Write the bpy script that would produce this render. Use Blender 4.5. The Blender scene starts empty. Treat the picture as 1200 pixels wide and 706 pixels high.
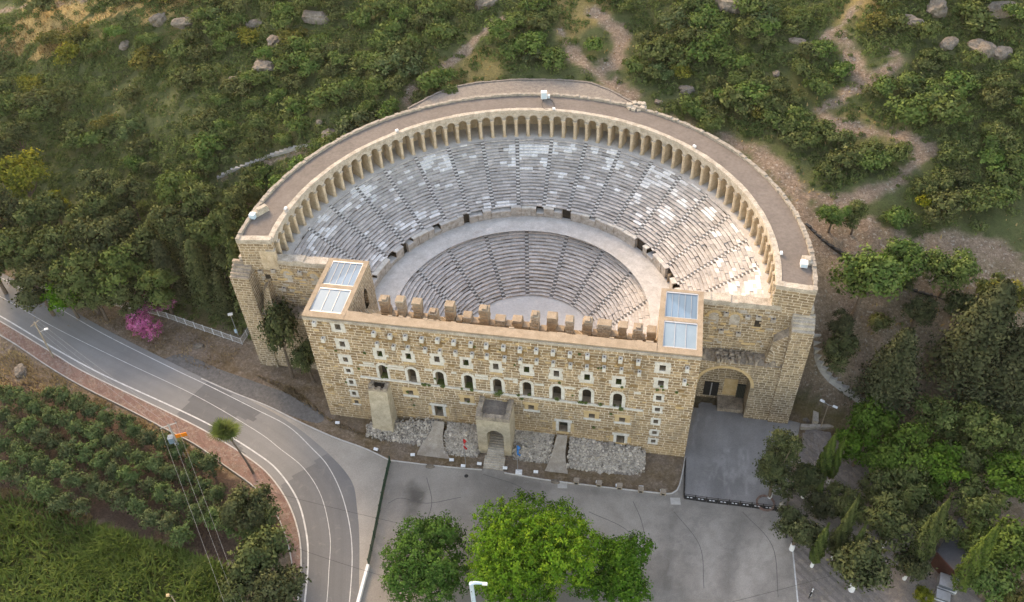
import bpy, math, random
import numpy as np
from math import sin, cos, pi, radians as R_
random.seed(7); RNG = np.random.default_rng(11)
S = bpy.context.scene; COL = S.collection
# ------------------------------------------------------------------ camera
F_, CAM = 1000.0, np.array([21.4498, -106.067, 117.1201])
YAW, PIT, ROL = -0.2114, 0.7662, -0.0518
fwd = np.array([sin(YAW)*cos(PIT), cos(YAW)*cos(PIT), -sin(PIT)])
rgt0 = np.array([cos(YAW), -sin(YAW), 0.0]); up0 = np.cross(rgt0, fwd)
rgt = rgt0*cos(ROL)+up0*sin(ROL); upv = -rgt0*sin(ROL)+up0*cos(ROL)
def ray(u, v): return fwd+rgt*(u-600)/F_-upv*(v-353)/F_
def at(u, v, z):                       # photo pixel -> point on the level z
    d = ray(u, v); return CAM+d*((z-CAM[2])/d[2])
def proj(P):
    d = np.asarray(P, float)-CAM; w = d@fwd
    return 600+F_*(d@rgt)/w, 353-F_*(d@upv)/w
from mathutils import Matrix, Vector
cd = bpy.data.cameras.new('camera'); cam = bpy.data.objects.new('camera', cd); COL.objects.link(cam)
cd.sensor_width = 36; cd.lens = 36*F_/1200; cd.clip_end = 2000; cd.clip_start = 1
m = Matrix.Identity(4)
for i in range(3):
    m[i][0], m[i][1], m[i][2], m[i][3] = rgt[i], upv[i], -fwd[i], CAM[i]
cam.matrix_world = m; S.camera = cam
# ------------------------------------------------------------------ tags and mesh helpers
def tag(o, label=None, cat=None, group=None, kind=None):
    if label: o['label'] = label
    if cat: o['category'] = cat
    if group: o['group'] = group
    if kind: o['kind'] = kind
    return o
def empty(name, loc=(0, 0, 0), rz=0, sc=1.0):
    o = bpy.data.objects.new(name, None); COL.objects.link(o)
    o.location = loc; o.rotation_euler = (0, 0, rz); o.scale = (sc, sc, sc); o.empty_display_size = .3
    return o
class MB:
    def __init__(s): s.v = []; s.f = []; s.mi = []; s.c = []; s.hascol = False
    def quad(s, a, b, c, d, mi=0, col=None):
        n = len(s.v); s.v += [tuple(map(float, p)) for p in (a, b, c, d)]; s.f.append((n, n+1, n+2, n+3)); s.mi.append(mi); s._c(col)
    def poly(s, pts, mi=0, col=None):
        n = len(s.v); s.v += [tuple(map(float, p)) for p in pts]; s.f.append(tuple(range(n, n+len(pts)))); s.mi.append(mi); s._c(col)
    def _c(s, col):
        if col is not None: s.hascol = True
        s.c.append(col if col is not None else (1, 1, 1))
    def add(s, V, Fc, mi=0, col=None):
        n = len(s.v); s.v += [tuple(map(float, p)) for p in V]
        for f in Fc: s.f.append(tuple(n+i for i in f)); s.mi.append(mi); s._c(col)
    BF = [(0, 3, 2, 1), (4, 5, 6, 7), (0, 1, 5, 4), (1, 2, 6, 5), (2, 3, 7, 6), (3, 0, 4, 7)]
    def box(s, x0, y0, z0, x1, y1, z1, mi=0, col=None, top=None):
        V = [(x0, y0, z0), (x1, y0, z0), (x1, y1, z0), (x0, y1, z0), (x0, y0, z1), (x1, y0, z1), (x1, y1, z1), (x0, y1, z1)]
        s.add(V, s.BF, mi, col)
        if top is not None: s.mi[-5] = top
    def rbox(s, c, hx, hy, z0, z1, rz, mi=0, col=None, top=None, taper=1.0):
        V = []
        for z, k in ((z0, 1.0), (z1, taper)):
            for a, b in ((-1, -1), (1, -1), (1, 1), (-1, 1)):
                x, y = a*hx*k, b*hy*k
                V.append((c[0]+x*cos(rz)-y*sin(rz), c[1]+x*sin(rz)+y*cos(rz), z))
        s.add(V, s.BF, mi, col)
        if top is not None: s.mi[-5] = top
    def tube(s, pts, rad, n=8, mi=0, col=None, cap=True):
        pts = [np.array(p, float) for p in pts]; k0 = len(s.v)
        if not hasattr(rad, '__len__'): rad = [rad]*len(pts)
        for i, p in enumerate(pts):
            t = pts[min(i+1, len(pts)-1)]-pts[max(i-1, 0)]; t /= np.linalg.norm(t)+1e-9
            a = np.cross(t, (0, 0, 1.) if abs(t[2]) < .9 else (1., 0, 0)); a /= np.linalg.norm(a); b = np.cross(t, a)
            for j in range(n):
                q = p+rad[i]*(a*cos(2*pi*j/n)+b*sin(2*pi*j/n)); s.v.append(tuple(q))
        for i in range(len(pts)-1):
            for j in range(n):
                s.f.append((k0+i*n+j, k0+(i+1)*n+j, k0+(i+1)*n+(j+1) % n, k0+i*n+(j+1) % n)); s.mi.append(mi); s._c(col)
        if cap:
            s.f.append(tuple(k0+j for j in range(n))); s.mi.append(mi); s._c(col)
            s.f.append(tuple(k0+(len(pts)-1)*n+j for j in reversed(range(n)))); s.mi.append(mi); s._c(col)
    def mesh(s, name, mats):
        me = bpy.data.meshes.new(name); me.from_pydata(s.v, [], s.f)
        for m_ in (mats if isinstance(mats, (list, tuple)) else [mats]): me.materials.append(m_)
        me.polygons.foreach_set('material_index', s.mi)
        if s.hascol:
            a = me.attributes.new('tone', 'FLOAT_COLOR', 'FACE')
            a.data.foreach_set('color', np.array([(c[0], c[1], c[2], 1) for c in s.c], dtype=np.float32).ravel())
        me.update(); return me
    def build(s, name, mats, parent=None):
        o = bpy.data.objects.new(name, s.mesh(name, mats)); COL.objects.link(o)
        if parent is not None: attach(o, parent)
        return o
def attach(o, parent):
    o.parent = parent
    p = parent
    if p.get('_world'): o.location = -Vector(p['_world']); 
    return o
def child(o, parent):
    o.parent = parent; return o
def smooth(o): o.data.shade_smooth(); return o
# value noise
_P = RNG.random((256, 256))
def vnoise(x, y):
    x = np.asarray(x, float); y = np.asarray(y, float)
    xi = np.floor(x).astype(int); yi = np.floor(y).astype(int); fx = x-xi; fy = y-yi
    fx = fx*fx*(3-2*fx); fy = fy*fy*(3-2*fy)
    g = lambda a, b: _P[a % 256, b % 256]
    return (g(xi, yi)*(1-fx)+g(xi+1, yi)*fx)*(1-fy)+(g(xi, yi+1)*(1-fx)+g(xi+1, yi+1)*fx)*fy
def fbm(x, y, o=4):
    t = 0; a = .5; x = np.asarray(x, float); y = np.asarray(y, float)
    for i in range(o): t = t+a*vnoise(x*2**i+17*i, y*2**i+31*i); a *= .5
    return t/(1-.5**o)
def sstep(a, b, x): t = np.clip((x-a)/(b-a), 0, 1); return t*t*(3-2*t)
def catmull(P, n):
    P = [np.array(p, float) for p in P]; P = [2*P[0]-P[1]]+P+[2*P[-1]-P[-2]]; out = []
    for i in range(1, len(P)-2):
        for t in np.linspace(0, 1, n, endpoint=False):
            a, b, c, d = P[i-1:i+3]
            out.append(.5*((2*b)+(-a+c)*t+(2*a-5*b+4*c-d)*t*t+(-a+3*b-3*c+d)*t**3))
    out.append(P[-2]); return np.array(out)
def resample(P, n):
    P = np.asarray(P); s = np.r_[0, np.cumsum(np.linalg.norm(np.diff(P, axis=0), axis=1))]
    t = np.linspace(0, s[-1], n); return np.stack([np.interp(t, s, P[:, k]) for k in range(P.shape[1])], 1)
def pdist(x, y, line):
    d = np.full(np.shape(x), 1e9)
    for a, b in zip(line[:-1], line[1:]):
        ax, ay, bx, by = a[0], a[1], b[0], b[1]; L = (bx-ax)**2+(by-ay)**2+1e-9
        t = np.clip(((x-ax)*(bx-ax)+(y-ay)*(by-ay))/L, 0, 1)
        d = np.minimum(d, np.hypot(x-ax-t*(bx-ax), y-ay-t*(by-ay)))
    return d
def inpoly(x, y, poly):
    x = np.asarray(x, float); y = np.asarray(y, float); c = np.zeros(x.shape, bool); n = len(poly)
    for i in range(n):
        x0, y0 = poly[i][:2]; x1, y1 = poly[(i+1) % n][:2]
        k = ((y0 > y) != (y1 > y)) & (x < (x1-x0)*(y-y0)/(y1-y0+1e-12)+x0); c ^= k
    return c
# ------------------------------------------------------------------ materials
def newmat(name):
    m_ = bpy.data.materials.new(name); m_.use_nodes = True; nt = m_.node_tree; nt.nodes.clear()
    out = nt.nodes.new('ShaderNodeOutputMaterial'); return m_, nt, out
class NT:
    def __init__(s, nt): s.nt = nt
    def n(s, t, **k):
        nd = s.nt.nodes.new(t)
        for a, b in k.items(): setattr(nd, a, b)
        return nd
    def set(s, nd, **k):
        for a, b in k.items():
            i = nd.inputs[a] if a in nd.inputs else nd.inputs[a.replace('_', ' ')]
            if isinstance(b, bpy.types.NodeSocket): s.nt.links.new(b, i)
            else: i.default_value = b
        return nd
    def coord(s): return s.n('ShaderNodeTexCoord').outputs['Object']
    def noise(s, vec, scale, detail=4, rough=.6, dist=0):
        nd = s.n('ShaderNodeTexNoise'); s.set(nd, Vector=vec, Scale=scale, Detail=detail, Roughness=rough, Distortion=dist); return nd.outputs[0]
    def ramp(s, fac, stops):
        nd = s.n('ShaderNodeValToRGB'); e = nd.color_ramp.elements
        while len(e) < len(stops): e.new(.5)
        for i, (p, c) in enumerate(stops):
            e[i].position = p; e[i].color = (*c, 1) if hasattr(c, '__len__') else (c, c, c, 1)
        s.nt.links.new(fac, nd.inputs[0]); return nd.outputs[0]
    def mix(s, fac, a, b, blend='MIX'):
        nd = s.n('ShaderNodeMix', data_type='RGBA', blend_type=blend)
        for sock, val in ((nd.inputs[0], fac), (nd.inputs[6], a), (nd.inputs[7], b)):
            if isinstance(val, bpy.types.NodeSocket): s.nt.links.new(val, sock)
            else: sock.default_value = val if not (hasattr(val, '__len__') and len(val) == 3) else (*val, 1)
        return nd.outputs[2]
    def math(s, op, a, b=0.0):
        nd = s.n('ShaderNodeMath', operation=op)
        for i, val in enumerate((a, b)):
            if isinstance(val, bpy.types.NodeSocket): s.nt.links.new(val, nd.inputs[i])
            else: nd.inputs[i].default_value = val
        return nd.outputs[0]
    def bump(s, h, dist=.05, st=1.0):
        nd = s.n('ShaderNodeBump'); s.set(nd, Height=h, Distance=dist, Strength=st); return nd.outputs[0]
def finish(nt, out, T, col, rough=.9, normal=None, metal=0.0, spec=.3):
    b = T.n('ShaderNodeBsdfPrincipled')
    T.set(b, Base_Color=col if isinstance(col, bpy.types.NodeSocket) else (*col, 1), Roughness=rough, Metallic=metal)
    b.inputs['Specular IOR Level'].default_value = spec
    if normal is not None: nt.links.new(normal, b.inputs['Normal'])
    nt.links.new(b.outputs[0], out.inputs[0]); return b
def mk_plain(name, col, var=.25, scale=2.0, rough=.85, metal=0.0, bump=.02, spec=.3):
    m_, nt, out = newmat(name); T = NT(nt); c = T.coord(); n = T.noise(c, scale, 5)
    k = T.ramp(n, [(.3, 1-var), (.7, 1+var)])
    cc = T.mix(1.0, col, k, 'MULTIPLY'); finish(nt, out, T, cc, rough, T.bump(T.noise(c, scale*4), bump) if bump else None, metal, spec); return m_
def mk_stone(name, c1, c2, scale=.6, speck=.35, rough=.9):
    m_, nt, out = newmat(name); T = NT(nt); c = T.coord()
    a = T.noise(c, scale, 6, .65); f = T.noise(c, scale*7, 4, .7)
    col = T.mix(T.ramp(a, [(.35, 0.), (.65, 1.)]), c1, c2)
    col = T.mix(1.0, col, T.ramp(f, [(.25, 1-speck), (.75, 1+speck)]), 'MULTIPLY')
    finish(nt, out, T, col, rough, T.bump(f, .08)); return m_
def mk_masonry(name, bw=1.45, rh=.62, b1=(.23, .150, .085), b2=(.42, .295, .175), mort=(.83, .72, .57), warm=True, ms=.062):
    m_, nt, out = newmat(name); T = NT(nt); c = T.coord()
    sx = T.n('ShaderNodeSeparateXYZ'); nt.links.new(c, sx.inputs[0])
    w1 = T.noise(c, .55, 3); w2 = T.noise(c, 2.2, 3)
    xx = T.math('ADD', T.math('ADD', sx.outputs[0], sx.outputs[1]), T.math('MULTIPLY', w2, .35))
    zz = T.math('ADD', sx.outputs[2], T.math('ADD', T.math('MULTIPLY', w1, .30), T.math('MULTIPLY', w2, .10)))
    cb = T.n('ShaderNodeCombineXYZ'); nt.links.new(xx, cb.inputs[0]); nt.links.new(zz, cb.inputs[1])
    br = T.n('ShaderNodeTexBrick'); br.offset = .5; br.squash = .75; br.squash_frequency = 3; br.offset_frequency = 2
    T.set(br, Vector=cb.outputs[0], Color1=(*b1, 1), Color2=(*b2, 1), Mortar=(*mort, 1), Scale=1.0)
    br.inputs['Mortar Size'].default_value = ms; br.inputs['Mortar Smooth'].default_value = .35
    br.inputs['Brick Width'].default_value = bw; br.inputs['Row Height'].default_value = rh; br.inputs['Bias'].default_value = -.1
    b2_ = T.n('ShaderNodeTexBrick'); b2_.offset = .37; b2_.squash = 1.4; b2_.squash_frequency = 2; b2_.offset_frequency = 3
    T.set(b2_, Vector=cb.outputs[0], Color1=(*[k*.86 for k in b1], 1), Color2=(*[min(1, k*1.14) for k in b2], 1), Mortar=(*mort, 1), Scale=1.0)
    b2_.inputs['Mortar Size'].default_value = ms*.8; b2_.inputs['Mortar Smooth'].default_value = .3; b2_.inputs['Brick Width'].default_value = bw*.62; b2_.inputs['Row Height'].default_value = rh; b2_.inputs['Bias'].default_value = .1
    sel_ = T.ramp(T.noise(c, .33, 3, .6), [(.49, 0.), (.51, 1.)]); brc = T.mix(sel_, br.outputs[0], b2_.outputs[0])
    big = T.noise(c, .16, 5, .7); med = T.noise(c, .9, 5, .7); fine = T.noise(c, 5, 4, .7)
    col = T.mix(T.ramp(med, [(.52, 0.), (.76, .6)]), brc, (.45, .365, .265))          # eroded, washed out patches
    if warm:
        zr = T.ramp(T.math('ADD', T.math('MULTIPLY', sx.outputs[2], .05), T.math('MULTIPLY', big, .5)), [(.22, .55), (.62, 0.)])
        col = T.mix(T.math('MULTIPLY', zr, T.ramp(big, [(.35, .1), (.6, .8)])), col, (.52, .35, .18))
    col = T.mix(T.ramp(big, [(.55, 0.), (.75, .5)]), col, (.20, .16, .12))                        # grey-brown weathering
    col = T.mix(1.0, col, T.ramp(fine, [(.25, .72), (.75, 1.25)]), 'MULTIPLY')
    mp = T.n('ShaderNodeMapping'); nt.links.new(c, mp.inputs[0]); mp.inputs['Scale'].default_value = (1, 1, .10)
    st = T.noise(mp.outputs[0], .9, 5, .7); col = T.mix(T.ramp(st, [(.54, 0.), (.72, .62)]), col, (.17, .135, .10))   # rain streaks
    h = T.math('ADD', T.math('MULTIPLY', br.outputs[1], -.7), T.math('MULTIPLY', fine, .6))
    finish(nt, out, T, col, .92, T.bump(h, .10)); return m_
def mk_tone(name, speck=.2, scale=3.0, rough=.9, bump=.04):
    m_, nt, out = newmat(name); T = NT(nt); c = T.coord()
    a = T.n('ShaderNodeAttribute', attribute_name='tone'); f = T.noise(c, scale, 5, .7); g = T.noise(c, .35, 5, .7)
    col = T.mix(1.0, a.outputs[0], T.ramp(f, [(.25, 1-speck), (.75, 1+speck)]), 'MULTIPLY')
    col = T.mix(1.0, col, T.ramp(g, [(.3, .82), (.7, 1.1)]), 'MULTIPLY')
    finish(nt, out, T, col, rough, T.bump(f, bump)); return m_
def mk_leaf(name, dark, mid, light, transl=.25, hue=.12, rnd=.35):
    m_, nt, out = newmat(name); T = NT(nt)
    a = T.n('ShaderNodeAttribute', attribute_name='tone'); oi = T.n('ShaderNodeObjectInfo')
    t = T.math('ADD', a.outputs[2], T.math('MULTIPLY', T.math('SUBTRACT', oi.outputs['Random'], .5), rnd))
    col = T.ramp(t, [(.08, dark), (.5, mid), (.95, light)])
    hs = T.n('ShaderNodeHueSaturation'); T.set(hs, Color=col, Hue=T.math('ADD', .5, T.math('MULTIPLY', T.math('SUBTRACT', oi.outputs['Random'], .5), hue*.5)), Saturation=T.math('ADD', .85, T.math('MULTIPLY', oi.outputs['Random'], .25)))
    d = T.n('ShaderNodeBsdfDiffuse'); nt.links.new(hs.outputs[0], d.inputs[0])
    tr = T.n('ShaderNodeBsdfTranslucent'); nt.links.new(hs.outputs[0], tr.inputs[0])
    mx = T.n('ShaderNodeMixShader'); mx.inputs[0].default_value = transl
    nt.links.new(d.outputs[0], mx.inputs[1]); nt.links.new(tr.outputs[0], mx.inputs[2]); nt.links.new(mx.outputs[0], out.inputs[0]); return m_
M = {}
M['masonry'] = mk_masonry('ashlar masonry')
M['masonry_grey'] = mk_masonry('weathered ashlar', bw=1.3, rh=.58, b1=(.215, .15, .09), b2=(.38, .28, .175), mort=(.71, .61, .48), warm=False)
M['rubble_wall'] = mk_masonry('rubble masonry', bw=.7, rh=.36, b1=(.30, .24, .17), b2=(.50, .41, .30), mort=(.56, .48, .38), warm=False, ms=.05)
M['ledge'] = mk_stone('sandy ledge', (.28, .215, .15), (.38, .295, .215), .9, .25)
M['cornice'] = mk_stone('pale cornice stone', (.32, .275, .22), (.52, .46, .385), .9, .4)
M['parapet'] = mk_stone('grey parapet stone', (.24, .21, .175), (.40, .35, .29), 1.3, .45)
M['plaster'] = mk_stone('pale worn masonry', (.40, .33, .235), (.56, .475, .35), .9, .25)
M['rubble_stone'] = mk_tone('rubble stone', .25, 3)
M['gravel_dark'] = mk_stone('dark gravel', (.105, .10, .095), (.17, .16, .15), 1.5, .4)
M['dirt'] = mk_stone('trodden pale dirt', (.30, .25, .20), (.42, .365, .305), .8, .25)
M['pier'] = mk_stone('pier stone', (.26, .185, .12), (.42, .32, .215), .8, .4)
M['pier_light'] = mk_stone('gallery pier stone', (.42, .32, .215), (.60, .49, .36), .9, .35)
M['white'] = mk_stone('white marble surround', (.53, .50, .44), (.72, .69, .63), 1.6, .28)
M['orange'] = mk_stone('ochre stone surround', (.52, .35, .17), (.62, .46, .27), 1.0, .2)
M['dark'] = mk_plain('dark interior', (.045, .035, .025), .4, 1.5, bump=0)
M['reveal'] = mk_stone('window reveal stone', (.25, .19, .13), (.42, .34, .25), 1.2, .3)
M['moss'] = mk_plain('moss', (.09, .11, .03), .5, 5)
M['stain'] = mk_stone('rust brown stone', (.24, .15, .07), (.34, .23, .12), 1.5, .3)
M['ruin'] = mk_stone('broken grey stone', (.20, .165, .13), (.42, .345, .27), .8, .45)
M['roof'] = mk_stone('gallery roof gravel', (.145, .122, .106), (.178, .15, .132), .25, .2)
M['gravel'] = mk_stone('grey gravel', (.18, .155, .135), (.27, .235, .20), 1.3, .55)
M['seat'] = mk_tone('seat stone', .28, 2.2)
M['paving'] = mk_stone('pale paving stone', (.47, .445, .41), (.60, .575, .54), .7, .2)
M['orch'] = mk_stone('orchestra floor', (.55, .53, .50), (.64, .62, .59), .3, .14)
M['podium'] = mk_stone('podium stone', (.33, .28, .23), (.55, .50, .44), 1.1, .3)
M['vault'] = mk_stone('gallery vault stone', (.50, .38, .25), (.62, .50, .36), .8, .3)
M['metal'] = mk_plain('grey galvanised metal', (.42, .43, .44), .12, 3, .5, .6, 0)
M['metal_white'] = mk_plain('white painted metal', (.70, .71, .72), .08, 3, .45, 0, 0)
M['metal_dark'] = mk_plain('black iron', (.03, .03, .03), .3, 3, .5, .3, 0)
M['wood'] = mk_plain('weathered pole wood', (.36, .29, .21), .25, 3, .85)
M['concrete'] = mk_stone('concrete', (.36, .34, .31), (.46, .44, .41), .8, .15)
M['bark'] = mk_plain('bark', (.14, .105, .08), .35, 4, .95)
M['bark_pale'] = mk_plain('pale bark', (.42, .37, .31), .3, 4, .95)
M['rock'] = mk_stone('limestone outcrop', (.12, .10, .08), (.25, .21, .17), .9, .45)
M['green_paint'] = mk_plain('dark green fence', (.015, .05, .03), .3, 2, .6, 0, 0)
M['line'] = mk_stone('worn road paint', (.44, .44, .43), (.64, .64, .62), 1.2, .2)
M['kerb'] = mk_stone('kerb stone', (.42, .40, .37), (.55, .53, .50), 1, .2)
M['orange_sign'] = mk_plain('orange panel', (.75, .20, .015), .1, 2, .5, 0, 0)
M['blue_box'] = mk_plain('blue grey transformer', (.16, .22, .27), .15, 2, .5, 0, 0)
M['pale_blue'] = mk_plain('pale blue metal', (.45, .58, .66), .08, 2, .45, 0, 0)
M['red'] = mk_plain('red flag cloth', (.55, .02, .02), .15, 2, .8, 0, 0)
M['flagblue'] = mk_plain('blue flag cloth', (.01, .20, .50), .15, 2, .8, 0, 0)
M['flagwhite'] = mk_plain('white flag emblem', (.8, .8, .8), .05, 2, .8, 0, 0)
M['lampglass'] = mk_plain('floodlight glass', (.16, .18, .20), .1, 2, .2, 0, 0, .5)
M['roof_dark'] = mk_stone('dark grey roof sheet', (.075, .075, .08), (.10, .10, .105), .4, .1)
M['redbrown'] = mk_plain('dark red brown timber', (.07, .025, .018), .25, 3)
M['gate_green'] = mk_plain('green grey door', (.06, .07, .05), .25, 2, .7, 0, 0)
M['skin'] = mk_plain('skin', (.45, .28, .20), .05, 2, .6, 0, 0)
M['cloth_dark'] = mk_plain('dark cloth', (.03, .025, .025), .2, 2)
M['cloth_white'] = mk_plain('white cloth', (.75, .75, .74), .06, 2)
def mk_glass():
    m_, nt, out = newmat('frosted skylight glass'); T = NT(nt); c = T.coord(); n = T.noise(c, .5, 3)
    b = finish(nt, out, T, T.mix(n, (.26, .37, .44), (.38, .50, .58)), .22, None, 0, .6)
    tp = T.n('ShaderNodeBsdfTransparent'); tp.inputs[0].default_value = (.75, .86, .9, 1)
    mx = T.n('ShaderNodeMixShader'); mx.inputs[0].default_value = .28
    nt.links.new(b.outputs[0], mx.inputs[1]); nt.links.new(tp.outputs[0], mx.inputs[2]); nt.links.new(mx.outputs[0], out.inputs[0]); return m_
M['glass'] = mk_glass()
def mk_glass2():
    m_, nt, out = newmat('clear skylight glass'); T = NT(nt)
    b = finish(nt, out, T, (.22, .34, .44), .12, None, 0, .6)
    tp = T.n('ShaderNodeBsdfTransparent'); tp.inputs[0].default_value = (.8, .88, .95, 1)
    mx = T.n('ShaderNodeMixShader'); mx.inputs[0].default_value = .38
    nt.links.new(b.outputs[0], mx.inputs[1]); nt.links.new(tp.outputs[0], mx.inputs[2]); nt.links.new(mx.outputs[0], out.inputs[0]); return m_
M['glass_clear'] = mk_glass2()
def mk_asphalt(name, base, scale=.12, speck=.14, var=.18, tint=(1.0, .96, .905)):
    m_, nt, out = newmat(name); T = NT(nt); c = T.coord()
    a = T.noise(c, scale, 7, .68); f = T.noise(c, 9, 3, .7); st = T.noise(c, .6, 6, .7, .6)
    at_ = T.n('ShaderNodeAttribute', attribute_name='tone')
    col = T.mix(1.0, at_.outputs[0], (base*tint[0], base*tint[1], base*tint[2]), 'MULTIPLY')
    col = T.mix(1.0, col, T.ramp(a, [(.3, 1-var), (.7, 1+var)]), 'MULTIPLY')
    col = T.mix(1.0, col, T.ramp(f, [(.3, 1-speck), (.7, 1+speck)]), 'MULTIPLY')
    col = T.mix(T.ramp(st, [(.56, 0.), (.75, .45)]), col, (base*1.35, base*1.28, base*1.18))
    finish(nt, out, T, col, .85, T.bump(f, .01), 0, .35); return m_
M['asphalt'] = mk_asphalt('road asphalt', .20, .10, .10, .10, (1.0, .99, .965))
M['plaza'] = mk_asphalt('plaza asphalt', .25, .11, .2, .2)
M['asphalt_dark'] = mk_plain('bitumen', (.10, .095, .09), .25, 2, .85)
M['tiles'] = mk_masonry('red brown pavers', .4, .2, (.20, .115, .095), (.25, .15, .12), (.27, .20, .17), False, .012)
M['pavers'] = mk_masonry('grey brown pavers', .9, .45, (.20, .175, .16), (.26, .225, .205), (.30, .27, .25), False, .02)
M['olive'] = mk_leaf('olive leaves', (0.044, 0.072, 0.028), (0.088, 0.124, 0.052), (0.16, 0.205, 0.09), .15, .08)
M['bush'] = mk_leaf('maquis leaves', (0.048, 0.074, 0.024), (0.102, 0.146, 0.046), (0.19, 0.225, 0.08), .2, .16)
M['pine'] = mk_leaf('pine needles', (0.042, 0.062, 0.023), (0.09, 0.118, 0.042), (0.17, 0.19, 0.07), .15, .10)
M['conifer'] = mk_leaf('dark conifer sprays', (0.036, 0.052, 0.023), (0.074, 0.092, 0.04), (0.14, 0.155, 0.065), .12, .08)
M['cypress'] = mk_leaf('cypress sprays', (0.034, 0.056, 0.018), (0.075, 0.108, 0.032), (0.15, 0.185, 0.05), .12, .08)
M['broad'] = mk_leaf('broadleaf leaves', (0.042, 0.095, 0.014), (0.086, 0.18, 0.026), (0.165, 0.28, 0.04), .3, .10)
M['bright'] = mk_leaf('bright young leaves', (.042, .115, .010), (.098, .25, .014), (.25, .38, .022), .35, 0, 0)
M['yellow'] = mk_leaf('yellow green crown', (0.07, 0.09, 0.025), (0.155, 0.165, 0.035), (0.32, 0.28, 0.06), .3, .10)  # yellowish leaves; on sunlit crowns the colour stands in for sunlight
M['pink'] = mk_leaf('pink oleander blossom', (0.3, 0.06, 0.15), (0.55, 0.12, 0.3), (0.75, 0.26, 0.48), .2, .02)
M['grass'] = mk_leaf('tall green grass', (0.045, 0.085, 0.012), (0.095, 0.16, 0.022), (0.19, 0.24, 0.05), .3, .04)
M['dry'] = mk_leaf('dry grass', (0.17, 0.12, 0.055), (0.34, 0.24, 0.1), (0.55, 0.4, 0.17), .2, .05)
M['scrub'] = mk_leaf('low scrub', (0.055, 0.078, 0.026), (0.11, 0.145, 0.048), (0.2, 0.215, 0.085), .2, .10)
M['palm'] = mk_leaf('palm leaf', (0.07, 0.12, 0.02), (0.16, 0.22, 0.045), (0.34, 0.33, 0.09), .25, .05)
M['palm_dead'] = mk_leaf('dry palm leaf', (.16, .10, .04), (.32, .20, .08), (.45, .32, .14), .2, .05)
# ------------------------------------------------------------------ terrain
GZ = -3.6
CP = [(0, 50, 22.5), (-20, 50, 23), (20, 50, 22.5), (0, 75, 29), (0, 100, 35), (0, 140, 44), (-35, 40, 20.5), (-45, 22, 13), (-51, 6, 1), (-60, 18, 5), (-70, 40, 15),
      (-55, 60, 23), (-45, 90, 32), (-90, 30, 5), (-110, 22, 0), (-110, 60, 13), (-140, 55, 8), (-150, 90, 20), (-120, 100, 27), (-80, 80, 27), (-90, 130, 38), (-200, 120, 16), (-180, 160, 26), (-220, 60, 2),
      (36, 38, 20.5), (46, 20, 17.5), (50.5, 5, 12), (52, -4, 7), (58, -6, 3), (60, 6, 10), (72, 20, 15), (62, 40, 22), (50, 60, 26), (60, 90, 35), (90, 50, 24), (95, 20, 13), (92, 0, 4), (75, -2, 3), (110, 80, 32), (120, 30, 16), (130, -10, 2), (120, 140, 46), (60, 140, 46), (150, 70, 28),
      (95, -25, -3.4), (64, -16, -3.4), (150, -40, -3.4), (-120, 14, -3.4), (-75, 5, -3.2), (-56, -1, -3.2), (-160, 20, -3.2), (-260, 20, -3), (-60, 190, 48), (60, 200, 55)]
CPA = np.array(CP, float)
def _k(r): return np.sqrt(r*r+9.0)
_A = _k(np.hypot(CPA[:, None, 0]-CPA[None, :, 0], CPA[:, None, 1]-CPA[None, :, 1]))
_A = np.block([[_A, np.ones((len(CP), 1))], [np.ones((1, len(CP))), np.zeros((1, 1))]])
_W = np.linalg.solve(_A+1e-6*np.eye(len(CP)+1), np.r_[CPA[:, 2], 0])
FRONT = np.array([(-400, 30), (-160, 18), (-125, 11), (-98, 5.2), (-74, 1.8), (-55, -3.2), (-49, -4.5), (49, -6), (60, -11), (66, -15), (100, -22), (400, -30)], float)
def terr(x, y):
    x = np.asarray(x, float); y = np.asarray(y, float); sh = np.broadcast(x, y).shape
    xf = np.broadcast_to(x, sh).ravel(); yf = np.broadcast_to(y, sh).ravel(); z = np.empty(xf.size)
    for i in range(0, xf.size, 20000):
        s_ = slice(i, i+20000)
        z[s_] = _k(np.hypot(xf[s_, None]-CPA[None, :, 0], yf[s_, None]-CPA[None, :, 1]))@_W[:-1]+_W[-1]
    d = yf-np.interp(xf, FRONT[:, 0], FRONT[:, 1]); w = sstep(0, 9, d)
    bump = (fbm(xf*.06+3, yf*.06+9, 4)-.5)*5*sstep(5, 30, d)
    rr = np.hypot(xf, yf); bump = bump*sstep(49, 62, rr)
    z = GZ+(np.maximum(z, GZ)-GZ)*w+bump*w
    low = sstep(-31, -40, yf+.0*xf)*sstep(-48, -62, xf-(yf+55)*-.5)   # the grove lies a little lower than the road
    z = np.where((rr < 46.9) & (yf > -9), GZ-.3, z)
    return z.reshape(sh) if sh else float(z[0])
def on(u, v, h=0.0):                   # the point of the pixel's ray h metres above the terrain
    d = ray(u, v); t0 = (62-CAM[2])/d[2]; t1 = (-6-CAM[2])/d[2]
    ts = np.linspace(t0, t1, 260); P = CAM+ts[:, None]*d
    g = P[:, 2]-(terr(P[:, 0], P[:, 1])+h); k = np.argmax(g < 0)
    if k == 0: k = len(ts)-1
    a, b = g[k-1], g[k]; t = ts[k-1]+(ts[k]-ts[k-1])*a/(a-b+1e-9); p = CAM+t*d
    return np.array([p[0], p[1], terr(p[0], p[1])])
def onl(pts): return np.array([on(*p) for p in pts])
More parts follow.
